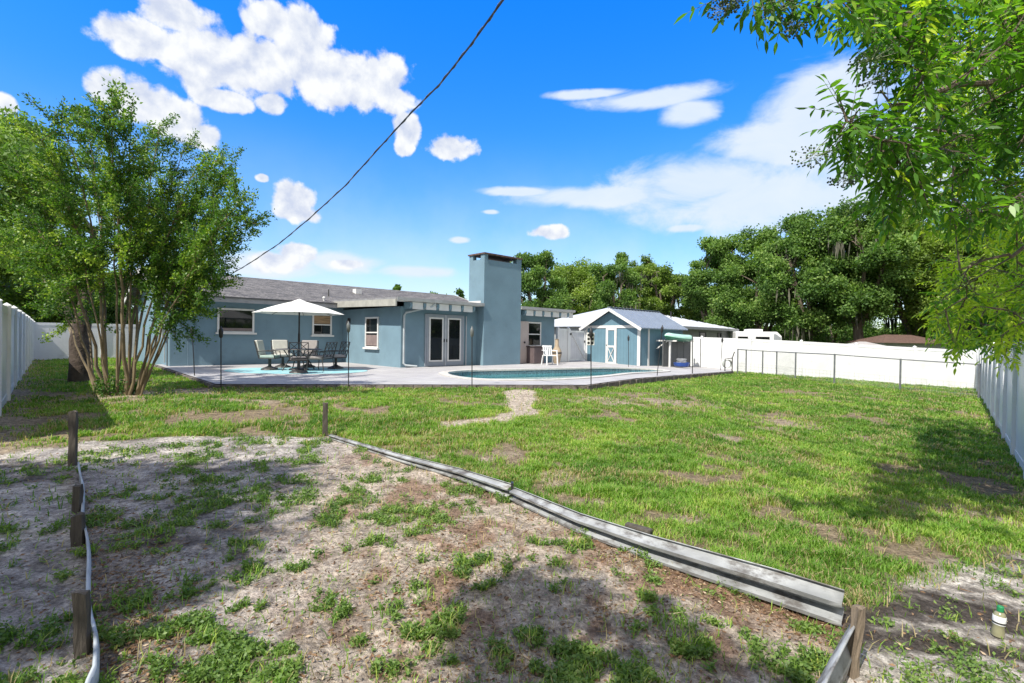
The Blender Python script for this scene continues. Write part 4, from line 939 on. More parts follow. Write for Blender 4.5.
# ------------------------------------------------------------------ bed edging: corrugated steel rail, strip, stakes
def rail_profile(h):
    # (out, z) W-beam section
    return [(.0, 0), (.05, .10*h), (.055, .20*h), (-.02, .36*h), (-.025, .46*h), (.05, .60*h), (.055, .72*h), (-.015, .86*h), (-.025, .93*h), (-.005, h)]
def edging(name, line, heights, label, m, off=None):
    z0_, z1_ = [float(gz(*p, bumps=False)[0])+.01 for p in (line[0], line[-1])]
    pts = [Vector((*p, z0_+(z1_-z0_)*i/(len(line)-1))) for i, p in enumerate(line)]; base = pts[0].copy()
    V = []; k = None; n = len(pts)
    for i, p in enumerate(pts):
        d = (pts[min(i+1, n-1)]-pts[max(i-1, 0)]); d.z = 0; d.normalize(); nn = Vector((d.y, -d.x, 0))
        pr = rail_profile(heights[i]); k = len(pr)
        for (o, z) in pr: V.append(p-base+nn*o*min(1, heights[i]/.16)+Vector((0, 0, z-.015)))
    for i, p in enumerate(pts): 
        d = (pts[min(i+1, n-1)]-pts[max(i-1, 0)]); d.z = 0; d.normalize(); nn = Vector((d.y, -d.x, 0))
    mb = MB(); mb.add(V, [(i*k+j, i*k+j+1, (i+1)*k+j+1, (i+1)*k+j) for i in range(n-1) for j in range(k-1)])
    o = mb.build(name, m, None, True); o.location = base; s = o.modifiers.new('t', 'SOLIDIFY'); s.thickness = .006; s.offset = 0
    return tag(o, label, 'edging')
RAILM = mat('old_galvanized_rail', (.33, .34, .34), .55, (3, .3), (12, .25, .004), metal=.2, dirt=(4, .46, .8, (.08, .066, .056)), stretch=(1, 1, 3))  # dark mottling: grime, plus dapple shade from overhead put into the colour
def lerpline(P, per=8):
    out = []
    for i in range(len(P)-1):
        for k in range(per): t = k/per; out.append((P[i][0]*(1-t)+P[i+1][0]*t, P[i][1]*(1-t)+P[i+1][1]*t))
    out.append(P[-1]); return out
GP = [G(330, 437.5), G(400, 462), G(460, 481), G(511, 499)]
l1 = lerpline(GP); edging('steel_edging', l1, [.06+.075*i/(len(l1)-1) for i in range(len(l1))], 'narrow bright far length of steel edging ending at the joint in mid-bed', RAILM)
GP2 = [G(513, 501), G(580, 530), G(650, 557), G(740, 590), G(843, 626)]
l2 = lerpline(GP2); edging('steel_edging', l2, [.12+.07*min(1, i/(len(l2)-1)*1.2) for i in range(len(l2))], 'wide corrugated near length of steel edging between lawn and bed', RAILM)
# joint clip and dark clod behind
q = ground(512, 500); o_ = MB().box(-.012, .012, -.03, .03, -.05, .16).build('joint_stake', BLACKM); o_.location = q; tag(o_, 'thin dark stake at the joint of the two steel edgings', 'stake')
q = ground(636, 541); cl_ = MB(); cl_.box(-.10, .10, -.035, .035, 0, .105); o_ = cl_.build('wood_block', WOODG, None, bevel=.012); o_.location = q+Vector((.03, .07, -.02)); o_.rotation_euler = (0, .05, R(-35)); tag(o_, 'short dark wooden block behind the middle of the steel edging', 'block')
# near board leaning on the stake, bottom right
sp = ground(862, 662); 
st_ = MB()
def stake(name, loc, w, h, label, lean=(0, 0), grp=None, m=WOODG, d=None, rz=.3, jag=True):
    mb = MB(); d = d or w; rr = random.Random(int(abs(loc[0])*1000)); rings = []
    K_ = 7
    for i in range(K_):
        t = i/(K_-1); z = -.15+(h+.15)*t; j = .004
        rings.append([Vector((sx*w/2+rr.uniform(-j, j)+lean[0]*max(0, z), sy*d/2+rr.uniform(-j, j)+lean[1]*max(0, z), z+(rr.uniform(-.012, .012) if i == K_-1 and jag else 0))) for (sx, sy) in ((-1, -1), (0, -1.05), (1, -1), (1.05, 0), (1, 1), (0, 1.05), (-1, 1), (-1.05, 0))])
    mb.v = [tuple(v) for r in rings for v in r]; mb.f = [(i*8+j, i*8+(j+1) % 8, (i+1)*8+(j+1) % 8, (i+1)*8+j) for i in range(K_-1) for j in range(8)]+[tuple(range(7, -1, -1)), tuple((K_-1)*8+j for j in range(8))]
    o = mb.build(name, m); o.location = loc; o.rotation_euler = (0, 0, rz); return tag(o, label, 'stake', grp)
def hgt(px, pt, pb): g = ground(px, pb); return (pb-pt)*g.y/F
SGR = 'wooden stakes around the bed'
LIGHTW = mat('bleached_wood', (.20, .155, .11), .9, (4, .35), (25, .8, .01), stretch=(8, 8, .8), dirt=(4, .55, .6, (.10, .07, .05)))
for (px, pt, pb, wpx, lb, ln, m_) in [(73, 411, 466, 7, 'tall slim wooden stake at the back left corner of the bed', (.0, 0), WOODG), (325, 403, 436, 5.5, 'slim wooden stake at the back right corner of the bed where the steel edging starts', (0, 0), WOODG),
    (77, 485, 512, 8, 'short dark wooden stub second from the back along the white strip', (.02, 0), WOODG), (78, 514, 545, 11, 'squat wooden stub midway along the white strip', (0, 0), WOODG), (83, 590, 655, 13, 'thick wooden stub at the near end of the white strip', (-.03, 0), WOODG),
    (852, 606, 676, 10, 'split pale wooden stake beside the open end of the steel edging at bottom right', (.10, 0), LIGHTW)]:
    g = ground(px, pb); k = g.y/F; stake('wooden_stake', g, wpx*k*.82, (pb-pt)*k, lb, ln, SGR, m_, d=wpx*k*.8)
# white strip on the left
SL = [G(79, 470), G(83, 490), G(82, 510), G(85, 530), G(87, 560), G(90, 600), G(93, 640), G(96, 690), (-1.35, 1.5)]
sl2 = lerpline(SL, 6); mb = MB(); base = Vector((*sl2[0], gz1(*sl2[0]))); V = []
for i, p in enumerate(sl2):
    z = gz1(*p); wob = .008*math.sin(i*.45); d = Vector(sl2[min(i+1, len(sl2)-1)])-Vector(sl2[max(i-1, 0)]); d.normalize(); nn = Vector((d.y, -d.x)); hh = .085+.02*math.sin(i*.35)
    q = Vector((p[0]+nn.x*wob, p[1]+nn.y*wob, z))-base
    V += [q+Vector((0, 0, -.05)), q+Vector((nn.x*-.004, nn.y*-.004, hh*.55)), q+Vector((nn.x*.006, nn.y*.006, hh))]
mb.add(V, [(i*3+j, i*3+j+1, (i+1)*3+j+1, (i+1)*3+j) for i in range(len(sl2)-1) for j in range(2)])
o_ = mb.build('plastic_edging', mat('grey_white_strip', (.34, .37, .39), .6, (4, .2), dirt=(8, .58, .6, (.25, .24, .22))), None, True); o_.location = base; s_ = o_.modifiers.new('t', 'SOLIDIFY'); s_.thickness = .012; s_.offset = 0
tag(o_, 'thin wavy grey white edging strip along the left side of the bed', 'edging')
# near board at bottom right, leaning outwards from stake
a = ground(853, 655); b = drop(826, 700, 1.46)
A0 = at(868, 608, a.y); B1 = Vector((.62, 1.35, gz1(.62, 1.35)))
nb = MB(); top0 = at(861, 612, a.y-.02); dirn = (B1-a); 
V = []
for t in np.linspace(0, 1, 12):
    p = a.lerp(B1, t); hh = top0.z-a.z-.06*t+.006*math.sin(t*9); s = Vector((dirn.y, -dirn.x, 0)).normalized()
    V += [p+Vector((0, 0, -.03))-a, p-s*.02+Vector((0, 0, hh*.3))-a, p+s*.015+Vector((0, 0, hh*.65))-a, p-s*.03+Vector((0, 0, hh))-a]
nb.add(V, [(i*4+j, i*4+j+1, i*4+5+j, i*4+4+j) for i in range(11) for j in range(3)])
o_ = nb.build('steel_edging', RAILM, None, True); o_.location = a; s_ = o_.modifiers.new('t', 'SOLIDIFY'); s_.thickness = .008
tag(o_, 'dull steel edging piece leaning on the split stake at bottom right', 'edging')
# bottle
g = ground(997.5, 636.5); k = g.y/F
bt = empty('drink_bottle', g, 'small plastic bottle with green cap and printed label standing on the pale sand', 'bottle'); bt.rotation_euler = (R(2), R(4), .4)
bh = 31*k; q = bh/.16
MB().lathe([(.020*q, 0), (.026*q, .006*q), (.026*q, .035*q), (.023*q, .05*q), (.025*q, .06*q), (.026*q, .11*q), (.020*q, .125*q), (.011*q, .132*q)], (0, 0, 0), 20).build('body', mat('clear_yellowish_plastic', (.26, .25, .15), .15, (10, .2)), bt, True)
MB().lathe([(.0265*q, .066*q), (.0272*q, .068*q), (.0272*q, .108*q), (.0265*q, .11*q)], (0, 0, 0), 20).build('label', mat('white_label', (.75, .76, .74), .4, (20, .05)), bt, True)
MB().lathe([(.0274*q, .072*q), (.0279*q, .072*q), (.0279*q, .080*q), (.0274*q, .080*q)], (0, 0, 0), 20).build('label_band', BLACKM, bt, True)
MB().lathe([(.014*q, .132*q), (.0145*q, .133*q), (.0145*q, .155*q), (.012*q, .16*q)], (0, 0, 0), 16).build('cap', mat('green_cap', (.02, .22, .08), .4), bt)

# ------------------------------------------------------------------ foliage
BARK = mat('grey_bark', (.16, .125, .095), .95, (3, .35), (18, .9, .03), stretch=(3, 3, .6)); MYB = mat('crape_bark', (.20, .155, .09), .7, (3, .3), (10, .3, .01), stretch=(2, 2, .5), dirt=(2.5, .5, .6, (.16, .11, .07)))
L_OAK = leafmat('oak_leaves', (.055, .12, .028), (.15, .26, .055), (.32, .43, .12), .38, .6)
L_OAKY = leafmat('oak_leaves_light', (.09, .15, .03), (.20, .30, .05), (.34, .42, .10), .4)
L_MYR = leafmat('crape_leaves', (.035, .095, .02), (.10, .205, .032), (.38, .50, .07), .38)
L_NEAR = leafmat('near_leaves', (.05, .14, .022), (.15, .32, .035), (.55, .66, .07), .5, .35)
MOSS = leafmat('moss', (.07, .075, .05), (.12, .12, .085), (.18, .17, .13), .2, .9)
def to_local(V, loc): return V-np.array(loc)[None, :]
def curve3(a, b, bend, n=5):
    a, b, bend = Vector(a), Vector(b), Vector(bend); m = (a+b)/2+bend
    return [a*(1-t)**2+m*2*t*(1-t)+b*t*t for t in (i/n for i in range(n+1))]
def far_tree(name, label, base, H, Wd, group, lm=L_OAK, seed=0, clumps=60, per=520, leaf=.20, low=.25, moss=0, cat='tree', squash=1.0, r0=None):
    """broad crown of many separate clumps on a forked trunk. base: Vector, H total height, Wd crown width"""
    rg = np.random.default_rng(seed+100)
    root = empty(name, base, label, cat, group)
    zc = H*(low+(1-low)*.45); rz = H*(1-low)*.56; C_ = []
    while len(C_) < clumps:
        p = rg.uniform(-1, 1, 3); r = np.linalg.norm(p)
        if r > 1 or r < .35: continue
        wob = .82+.3*fbm(np.array([math.atan2(p[1], p[0])*1.5+seed]), np.array([p[2]*2.+seed]), seed)[0]
        p = p*wob; C_.append((p[0]*Wd/2, p[1]*Wd/2*squash, min(H*.985, zc+p[2]*rz)))
    C_ = np.array(C_); ex = C_[rg.integers(0, clumps, clumps)]+rg.normal(size=(clumps, 3))*[.06*Wd, .06*Wd, .04*H]; ex[:, 2] = np.clip(ex[:, 2], H*low*.8, H*.97); C_ = np.vstack([C_, ex]); clumps0 = clumps; cr = rg.uniform(.06, .125, len(C_))*Wd
    P = []; var = []
    for c, r in zip(C_, cr):
        n = int(per*.85*(r/(.09*Wd))**2); d = unit(rg.normal(size=(n, 3))); rad = rg.uniform(.2, 1, n)**.55
        q = c+d*rad[:, None]*r*np.array([1.15, 1.15, .75]); q += rg.normal(size=q.shape)*r*.24
        P.append(q); v0 = rg.uniform(.15, .6); var.append(np.clip(v0+rg.normal(size=n)*.16+.12*(d[:, 2]), 0, .92))
    P = np.vstack(P); var = np.concatenate(var); A = unit(rg.normal(size=P.shape)+np.array([0, 0, -.15]))
    V = leafquads(P, A, rg.uniform(.7, 1.3, len(P))*leaf, .62)
    mb = MB(); r0 = r0 or H*.028; fk = H*max(.12, low*.8); mb.tube([(0, 0, -.3), (r0*.3, 0, fk*.5), (0, r0*.3, fk)], [r0*1.25, r0, r0*.85], 8)
    tr = mb.build('trunk', BARK, root, True)
    lb = MB(); lim = []
    for i in range(6):
        a_ = 2*math.pi*i/6+rg.uniform(-.3, .3); e = Vector((math.cos(a_)*Wd*.27, math.sin(a_)*Wd*.27*squash, zc+rg.uniform(-.1, .25)*H*.6))
        pts = curve3((0, 0, fk*.9), e, (0, 0, -.08*H)); lb.tube(pts, [r0*.6*(1-t/len(pts)*.65) for t in range(len(pts))], 6); lim.append(pts)
    for c in C_[::2]:
        best = min((p for l in lim for p in l[2:]), key=lambda p: (p-Vector(c)).length); lb.tube(curve3(best, c, (0, 0, .1), 3), [r0*.22, r0*.16, r0*.1, r0*.05], 4, False)
    lb.build('limbs', BARK, root, True)
    npmesh('crown', V, 4, lm, root, var)
    if moss:
        cs = C_[rg.integers(0, clumps, moss)]; MP = []
        for c in cs:
            n = 26; q = c+rg.normal(size=(n, 3))*[.35, .35, .2]-[0, 0, .3]; MP.append(q)
        MP = np.vstack(MP); A = unit(rg.normal(size=MP.shape)*.08+[0, 0, -1]); V = leafquads(MP, A, rg.uniform(.5, 1.5, len(MP)), .10, .02); npmesh('hanging_moss', V, 4, MOSS, root, rg.uniform(0, 1, len(MP)))['kind'] = 'stuff'
    return root
def tree_px(px, ytop, D, wpx, label, group, **k):
    q = at(px, 341, D); z0 = gz1(q.x, q.y); top = at(px, ytop, D).z
    return far_tree(k.pop('name', 'oak_tree'), label, Vector((q.x, q.y, z0)), top-z0, wpx*D/F, group, **k)
GB = 'trees standing behind the shed'; GRT = 'large oaks beyond the back fence'; GL = 'trees beyond the left fence'
tree_px(536, 254, 44, 62, 'dark round tree immediately right of the chimney', GB, seed=1, clumps=45, per=420)
tree_px(580, 262, 50, 74, 'bright green broad tree above the vinyl gate', GB, seed=2, lm=L_OAKY, clumps=50, per=420)
tree_px(615, 251, 46, 48, 'tall mossy tree with ragged top right above the shed roof', GB, seed=3, moss=8, clumps=36, per=380, low=.35)
tree_px(640, 262, 58, 54, 'olive green tree in the middle of the row behind the shed', GB, seed=4, lm=L_OAKY, clumps=44, per=420)
tree_px(665, 251, 47, 50, 'feathery cypress like tree with hanging moss behind the white metal roof', GB, seed=5, moss=9, clumps=38, per=360, lm=L_OAKY, low=.35)
tree_px(556, 275, 60, 60, 'low dark tree filling the gap behind the dark round tree', GB, seed=6, clumps=30, per=400)
tree_px(600, 285, 62, 90, 'low wide dark tree at the foot of the row behind the shed', GB, seed=26, clumps=36, per=420, low=.1)
tree_px(715, 240, 44, 62, 'left outermost oak of the large group with rounded shoulder', GRT, seed=7, clumps=50, per=520, low=.15)
tree_px(757, 228, 42, 84, 'dense dark oak above the travel trailer', GRT, seed=8, clumps=60, per=480, low=.15)
tree_px(812, 217, 39, 92, 'wide oak with hanging moss in the middle of the large group', GRT, seed=9, moss=12, clumps=66, per=480, low=.24)
tree_px(858, 200, 37, 90, 'tallest oak of the large group above the small outbuilding', GRT, seed=10, moss=12, clumps=70, per=480, low=.34)
tree_px(915, 203, 38, 100, 'pale mossy oak above the brown roofed house', GRT, seed=11, moss=9, lm=L_OAKY, clumps=78, per=520, low=.24)
tree_px(980, 205, 42, 110, 'oak at the right end of the large group above the side fence', GRT, seed=12, clumps=80, per=520, low=.2)
tree_px(1060, 190, 44, 120, 'oak mostly outside the picture right of the large group', GRT, seed=13, clumps=60, per=480, low=.15)
tree_px(735, 262, 58, 90, 'dark low oak filling in behind the left of the large group', GRT, seed=14, clumps=44, per=420, low=.08)
tree_px(835, 250, 60, 120, 'dark low oak filling in behind the middle of the large group', GRT, seed=15, clumps=50, per=420, low=.08)
tree_px(395, 283, 62, 16, 'small treetop showing over the ridge left of the french doors', 'treetops over the house roof', seed=16, clumps=24, per=200, leaf=.3, low=.4)
tree_px(377, 290, 70, 20, 'low treetop nearest the white roof vent', 'treetops over the house roof', seed=17, clumps=20, per=200, leaf=.3, low=.4)
tree_px(432, 291, 75, 36, 'low treetop midway over the roof above the french doors', 'treetops over the house roof', seed=18, clumps=26, per=240, leaf=.3, low=.4)
tree_px(461, 290, 66, 22, 'treetop just left of the chimney', 'treetops over the house roof', seed=19, clumps=24, per=240, leaf=.3, low=.4)
tree_px(12, 262, 33, 90, 'shaded tree beyond the left fence at the picture edge', GL, seed=20, clumps=60, per=420, low=.12, lm=L_OAKY)
tree_px(58, 252, 36, 80, 'tree beyond the far left fence corner', GL, seed=21, clumps=60, per=420, low=.12, lm=L_OAKY)
tree_px(120, 272, 42, 90, 'tree beyond the far fence behind the multi-stemmed tree', GL, seed=22, clumps=60, per=420, low=.1)
tree_px(180, 262, 50, 60, 'tree behind the left end of the house roof', GL, seed=23, clumps=40, per=380, low=.1)
tree_px(-60, 215, 26, 150, 'large tree mostly outside the picture beyond the left fence', GL, seed=24, clumps=70, per=520, low=.12, lm=L_OAKY)

# trees outside the picture to the right, seen in the window panes
for k, (x_, y_, h_, lb) in enumerate([(31, 17, 12, 'large oak outside the picture beyond the right fence'), (27, 6, 11, 'oak beyond the right fence level with the viewpoint'), (38, 27, 13, 'tall oak outside the picture beyond the back right corner')]):
    far_tree('oak_tree', lb, Vector((x_, y_, gz1(x_, y_))), h_, 12, 'trees outside the picture on the right', seed=60+k, clumps=40, per=260, leaf=.4, low=.1)

# far hedge of mixed trees closing the horizon
def far_wood():
    rg = np.random.default_rng(5); P = []
    a = rg.uniform(-180, 180, 70000)*math.pi/180; D = rg.uniform(72, 95, len(a)); z = rg.uniform(-1, 1, len(a)); hh = 3.2+2.2*fbm(a*22, a*0, 3, 3)
    P = np.stack([np.sin(a)*D, np.cos(a)*D, -.5+(z*.5+.5)**.8*hh], 1); A = unit(rg.normal(size=P.shape)); V = leafquads(P, A, rg.uniform(.5, 1.2, len(P)), .7)
    o = npmesh('far_woodland', V, 4, L_OAK, None, rg.uniform(.05, .7, len(P))); tag(o, 'low dark belt of far trees closing the horizon', 'woodland', kind='stuff')
far_wood()

def myrtle():
    rg = np.random.default_rng(12); b0 = Vector((myr.x, myr.y, gz1(myr.x, myr.y)))
    root = empty('crape_myrtle', b0, 'many stemmed crape myrtle with smooth tan trunks and airy green crown on the left lawn', 'tree')
    tips = [(22, 175), (42, 142), (62, 128), (84, 120), (103, 116), (114, 110), (135, 128), (165, 126), (150, 150), (190, 150), (205, 168), (225, 160), (238, 178), (252, 205), (258, 222), (240, 240), (30, 215), (12, 240), (90, 160), (175, 185), (55, 180), (128, 170), (205, 200), (225, 225)]
    P = []; Ax = []; var = []; st = MB(); tw = MB(); sob = []
    for i, (px, py) in enumerate(tips):
        px = 116+(px-116)*(.90 if px > 116 else 1)
        D = myr.y+rg.uniform(-1.5, 1.5); t = at(px, py, D)-b0
        a_ = math.atan2(t.y, t.x)+rg.normal()*.5; s0 = Vector((math.cos(a_)*rg.uniform(.05, .28)*1.0, math.sin(a_)*rg.uniform(.05, .25), -.1))
        s0.x += max(-.24, min(.24, t.x*.11))
        m1 = Vector((s0.x+t.x*.20, s0.y+t.y*.16, t.z*.30)); m2 = Vector((t.x*.50+rg.normal()*.12, t.y*.5+rg.normal()*.12, t.z*.68))
        pts = []
        for k in range(13):
            u = k/12; q = s0*(1-u)**3+m1*3*u*(1-u)**2+m2*3*u*u*(1-u)+t*u**3; pts.append(q+Vector(rg.normal(size=3)*.02*(k > 0)))
        r0 = rg.uniform(.022, .046)
        (st if i < 30 else tw).tube(pts, [r0*(1-.9*(k/12)**.8)+.003 for k in range(13)], 7)
        nsh = 40
        for s in range(nsh):
            u = rg.uniform(.36, 1)**.8 if s > 2 else 1; k = min(11, int(u*12)); q = pts[k].lerp(pts[k+1], u*12-k)
            out = Vector((q.x, q.y, 0)); out = out.normalized() if out.length > .05 else Vector((0, 0, 0))
            d = (out*rg.uniform(.1, .9)+Vector(rg.normal(size=3)*.45)+Vector((0, 0, rg.uniform(.15, .8)))).normalized(); L = rg.uniform(.35, 1.15)*(1.22-.62*u)
            e = q+d*L; bend = Vector((0, 0, -.05*L)); tp = curve3(q, e, bend, 4); tw.tube(tp, [.007, .006, .005, .004, .002], 4, False)
            n = int(128*L/.6)
            for half in range(1):
                uu = rg.uniform(.15, 1.05, n); base = np.array([[*(tp[0]*(1-x)**1+(tp[-1]-tp[0])*0+tp[0]*0)] for x in [0]])
                PP = np.array([tp[0]])*(1-uu[:, None])+np.array([tp[-1]])*uu[:, None]+rg.normal(size=(n, 3))*.045
                P.append(PP); Ax.append(unit(rg.normal(size=(n, 3))*.8+np.array(d)*.7)); v0 = rg.uniform(.2, .62)+(.18 if rg.random() < .3 else 0); var.append(np.clip(v0+rg.normal(size=n)*.14, 0, .99))
    # basal suckers
    for i in range(26):
        a_ = rg.uniform(0, 6.28); q = Vector((math.cos(a_)*rg.uniform(.15, .45), math.sin(a_)*rg.uniform(.15, .4), 0)); n = 40; h = rg.uniform(.2, .5)
        u = rg.uniform(0, 1, n); P.append(np.array([q])+np.stack([u*0, u*0, u*h], 1)+rg.normal(size=(n, 3))*.05); Ax.append(unit(rg.normal(size=(n, 3))+[0, 0, .5])); var.append(rg.uniform(0, .4, n))
    st.build('trunk', MYB, root, True); tw.build('limbs', MYB, root, True)
    P = np.vstack(P); Ax = np.vstack(Ax); V = leafquads(P, Ax, rg.uniform(.038, .08, len(P)), .5); npmesh('crown', V, 4, L_MYR, root, np.concatenate(var))
myrtle()
# dark stub-trunked tree behind, with a pale leaning limb
def behind_tree():
    q = ground(80, 382); root = empty('old_tree', q, 'old tree with thick dark trunk and pale leaning limb behind the crape myrtle', 'tree')
    s = q.y/F
    t = MB(); t.tube([(0, 0, -.2), (.03, 0, .5), (-.02, 0, 1.1), (.1, .1, 2.4), (.2, .2, 4.2)], [.27, .25, .22, .15, .08], 10); t.build('trunk', mat('dark_bark', (.075, .055, .042), .95, (5, .4), (12, 1, .04)), root, True)
    l = MB(); a = at(76, 340, q.y)-q; b = at(64, 300, q.y)-q; c = at(66, 282, q.y)-q; d = at(56, 255, q.y)-q
    l.tube([(0, 0, .9), a, b, c, d], [.10, .09, .075, .06, .03], 8); l.build('limb', mat('pale_bark', (.38, .31, .22), .85, (4, .3)), root, True)
    rg = np.random.default_rng(77); P = []; var = []
    for (px, py, r) in [(15, 130, .7), (40, 165, .9), (8, 190, .9), (30, 210, .9), (0, 235, 1.0), (55, 200, .8), (22, 250, .8), (45, 245, .6), (-20, 170, 1), (-30, 220, 1), (10, 160, .8), (0, 145, .7)]:
        c_ = np.array(at(px, py, q.y+rg.uniform(-1, 1))-q); n = 1400; dd = unit(rg.normal(size=(n, 3)))*rg.uniform(.2, 1, (n, 1))**.6*r*[1.1, 1, .7]; P.append(c_+dd+rg.normal(size=(n, 3))*.08); var.append(np.clip(rg.uniform(.3, .7)+rg.normal(size=n)*.15, 0, 1))
    P = np.vstack(P); V = leafquads(P, unit(rg.normal(size=P.shape)+[0, 0, -.5]), rg.uniform(.10, .2, len(P)), .35); npmesh('crown', V, 4, L_OAK, root, np.concatenate(var))
    b_ = MB()
    for (px, py) in [(15, 140), (40, 170), (0, 200), (30, 215), (-20, 180)]: b_.tube(curve3((.2, .2, 4.0), at(px, py, q.y)-q, (0, 0, .2)), [.07, .05, .04, .03, .02, .01], 5)
    b_.build('branches', BARK, root, True)
behind_tree()

# near tree on the right: compound leaves, berry clusters
def near_tree():
    rg = np.random.default_rng(31); base = Vector((8.2, 4.6, gz1(8.2, 4.6)))
    root = empty('elder_tree', base, 'leafy tree overhanging from the right with compound leaves and green berry clusters', 'tree')
    B = np.array(base)
    tr = MB(); fork = Vector((7.9, 4.6, 2.3)); tr.tube([Vector((0, 0, -.2)), Vector((-.05, 0, .9)), fork-base], [.20, .16, .13], 10); tr.build('trunk', BARK, root, True)
    # (px, py, D) anchor nodes of limbs
    limbs = [[(1180, 60, 5.0), (1060, 60, 4.2), (960, 90, 3.5), (900, 100, 3.1), (850, 130, 2.9)],
             [(1180, -60, 5), (1050, -60, 4.0), (940, -40, 3.3), (850, -25, 2.9), (760, -12, 2.7)],
             [(1180, 150, 5.5), (1080, 160, 5.2), (1000, 190, 5.0), (940, 230, 5.0)],
             [(1180, 260, 6.0), (1090, 270, 6.2), (1010, 290, 6.4), (950, 310, 6.6)],
             [(1190, 0, 5.5), (1100, 10, 5.2), (1010, 10, 4.8), (930, 20, 4.5)],
             [(1190, 200, 4.4), (1090, 230, 4.3), (1020, 250, 4.2), (960, 270, 4.2)],
             [(1150, -150, 4.5), (1000, -200, 3.8), (900, -220, 3.4)],
             [(1180, 120, 7), (1080, 130, 7.5), (1000, 150, 8), (940, 180, 8)]]
    nodes = []; lb = MB()
    for l in limbs:
        pts = [fork]+[at(*q) for q in l]; fine = []
        for i in range(len(pts)-1):
            for k in range(4): fine.append(pts[i].lerp(pts[i+1], k/4)+Vector(rg.normal(size=3)*.03))
        fine.append(pts[-1]); n = len(fine); lb.tube([p-base for p in fine], [.036*(1-i/n)**1.1+.005 for i in range(n)], 6); nodes += fine[4:]
    lb.build('limbs', BARK, root, True)
    poly = [(905, -40), (1100, -40), (1100, 370), (1030, 352), (985, 358), (950, 345), (925, 325), (935, 290), (925, 262), (955, 240), (930, 215), (895, 196), (868, 176), (842, 168), (848, 150), (845, 130), (870, 110), (905, 100), (890, 70), (862, 45), (850, 20), (855, -10)]
    fring = [(715, -4, 2.7), (735, -2, 2.7), (760, -6, 2.7), (780, -4, 2.7), (795, 2, 2.7), (815, -4, 2.8), (830, -2, 2.8), (845, 4, 2.8), (860, 6, 2.9), (870, 22, 2.9), (850, 150, 2.9), (870, 140, 2.9), (845, 120, 2.8), (860, 108, 2.8), (885, 130, 3.0), (900, 150, 3.0), (865, 165, 3), (880, 185, 3.1), (905, 180, 3.1),
             (840, 100, 2.8), (838, 138, 2.8), (850, 120, 2.8), (875, 200, 3.2), (890, 215, 3.3), (880, 90, 3.0), (895, 60, 3), (880, 40, 3)]
    T = [at(*f) for f in fring]; dens_ = [1.0]*len(T)
    while len(T) < 1020:
        px = rg.uniform(840, 1100); py = rg.uniform(-60, 370)
        sd = sdist(np.array([px]), np.array([py]), poly)[0]
        if sd < 0: continue
        low = py > 215
        D = rg.uniform(3.1, 7.5) if not low else rg.uniform(4.6, 8.4)
        if px < 930 and not low:
            D = rg.uniform(2.8, 4.6)
            if rg.random() < .5: continue
        if sd < 18 and rg.random() < .35: continue
        T.append(at(px, py, D))
    for i in range(30): T.append(at(rg.uniform(700, 1200), rg.uniform(-420, -70), rg.uniform(2.0, 4.5)))
    T = [t for t in T]; NA = np.array(nodes); P = []; A = []; var = []; Ln = []; tw = MB()
    T.sort(key=lambda t: ((NA-np.array(t))**2).sum(1).min())
    for t in T:
        ta = np.array(t); i = np.argmin(((NA-ta)**2).sum(1)+rg.uniform(0, .02, len(NA))); s = NA[i]
        d = ta-s; L = np.linalg.norm(d); NA = np.vstack([NA, (ta-.3*d)[None]])
        if L > .03: tw.tube([p-base for p in curve3(s, t, (0, 0, .06*L), 3)], [.008, .006, .0045, .003], 4, False)
        d = d/max(L, 1e-6); n = 5; v0 = .38+.2*rg.normal()*.8+(.34 if t.y > 4.6 else -.04)
        for k in range(n):
            ax = unit((d*.6+rg.normal(size=3)*.7+[0, 0, -.25])[None])[0]; rl = rg.uniform(.13, .22); b = ta-d*rg.uniform(0, .12)
            side = unit(np.cross(ax, rg.normal(size=3)*.35+[0, 0, 1])[None])[0]; lv = v0+rg.normal()*.10
            tw.tube([Vector(b)-base, Vector(b+ax*rl-[0, 0, rl*.15])-base], [.0022, .0012], 3, False)
            for j, u in enumerate((.3, .3, .55, .55, .8, .8, 1.0)):
                sg = 0 if j == 6 else (1 if j % 2 else -1); q = b+ax*rl*u-[0, 0, rl*.15*u*u]; la = ax*(.55 if sg else 1)+side*sg*.9+np.array([0, 0, -.30])+rg.normal(size=3)*.12
                P.append(q); A.append(la/np.linalg.norm(la)); Ln.append(rg.uniform(.062, .098)*(1.0)); var.append(lv+rg.normal()*.07)
    tw.build('twigs', BARK, root)
    P = np.array(P)-B; A = np.array(A); Ln = np.array(Ln); n = len(P)
    # six-sided pointed leaflet
    up = np.tile([[0, 0, 1.]], (n, 1))+rg.normal(size=(n, 3))*.5; S = unit(np.cross(A, up)); N = np.cross(S, A); Lc = Ln[:, None]; w = .34
    V = np.stack([P, P+A*Lc*.28+S*Lc*w*.42+N*Lc*.03, P+A*Lc*.62+S*Lc*w*.38+N*Lc*.02, P+A*Lc-N*Lc*.12, P+A*Lc*.62-S*Lc*w*.38+N*Lc*.02, P+A*Lc*.28-S*Lc*w*.42+N*Lc*.03], 1).reshape(-1, 3)
    npmesh('leaves', V, 6, L_NEAR, root, np.clip(var, 0, .99))
    BM_ = mat('green_berries', (.06, .10, .035), .4, (20, .5)); STM = mat('berry_stalk', (.25, .28, .16), .6)
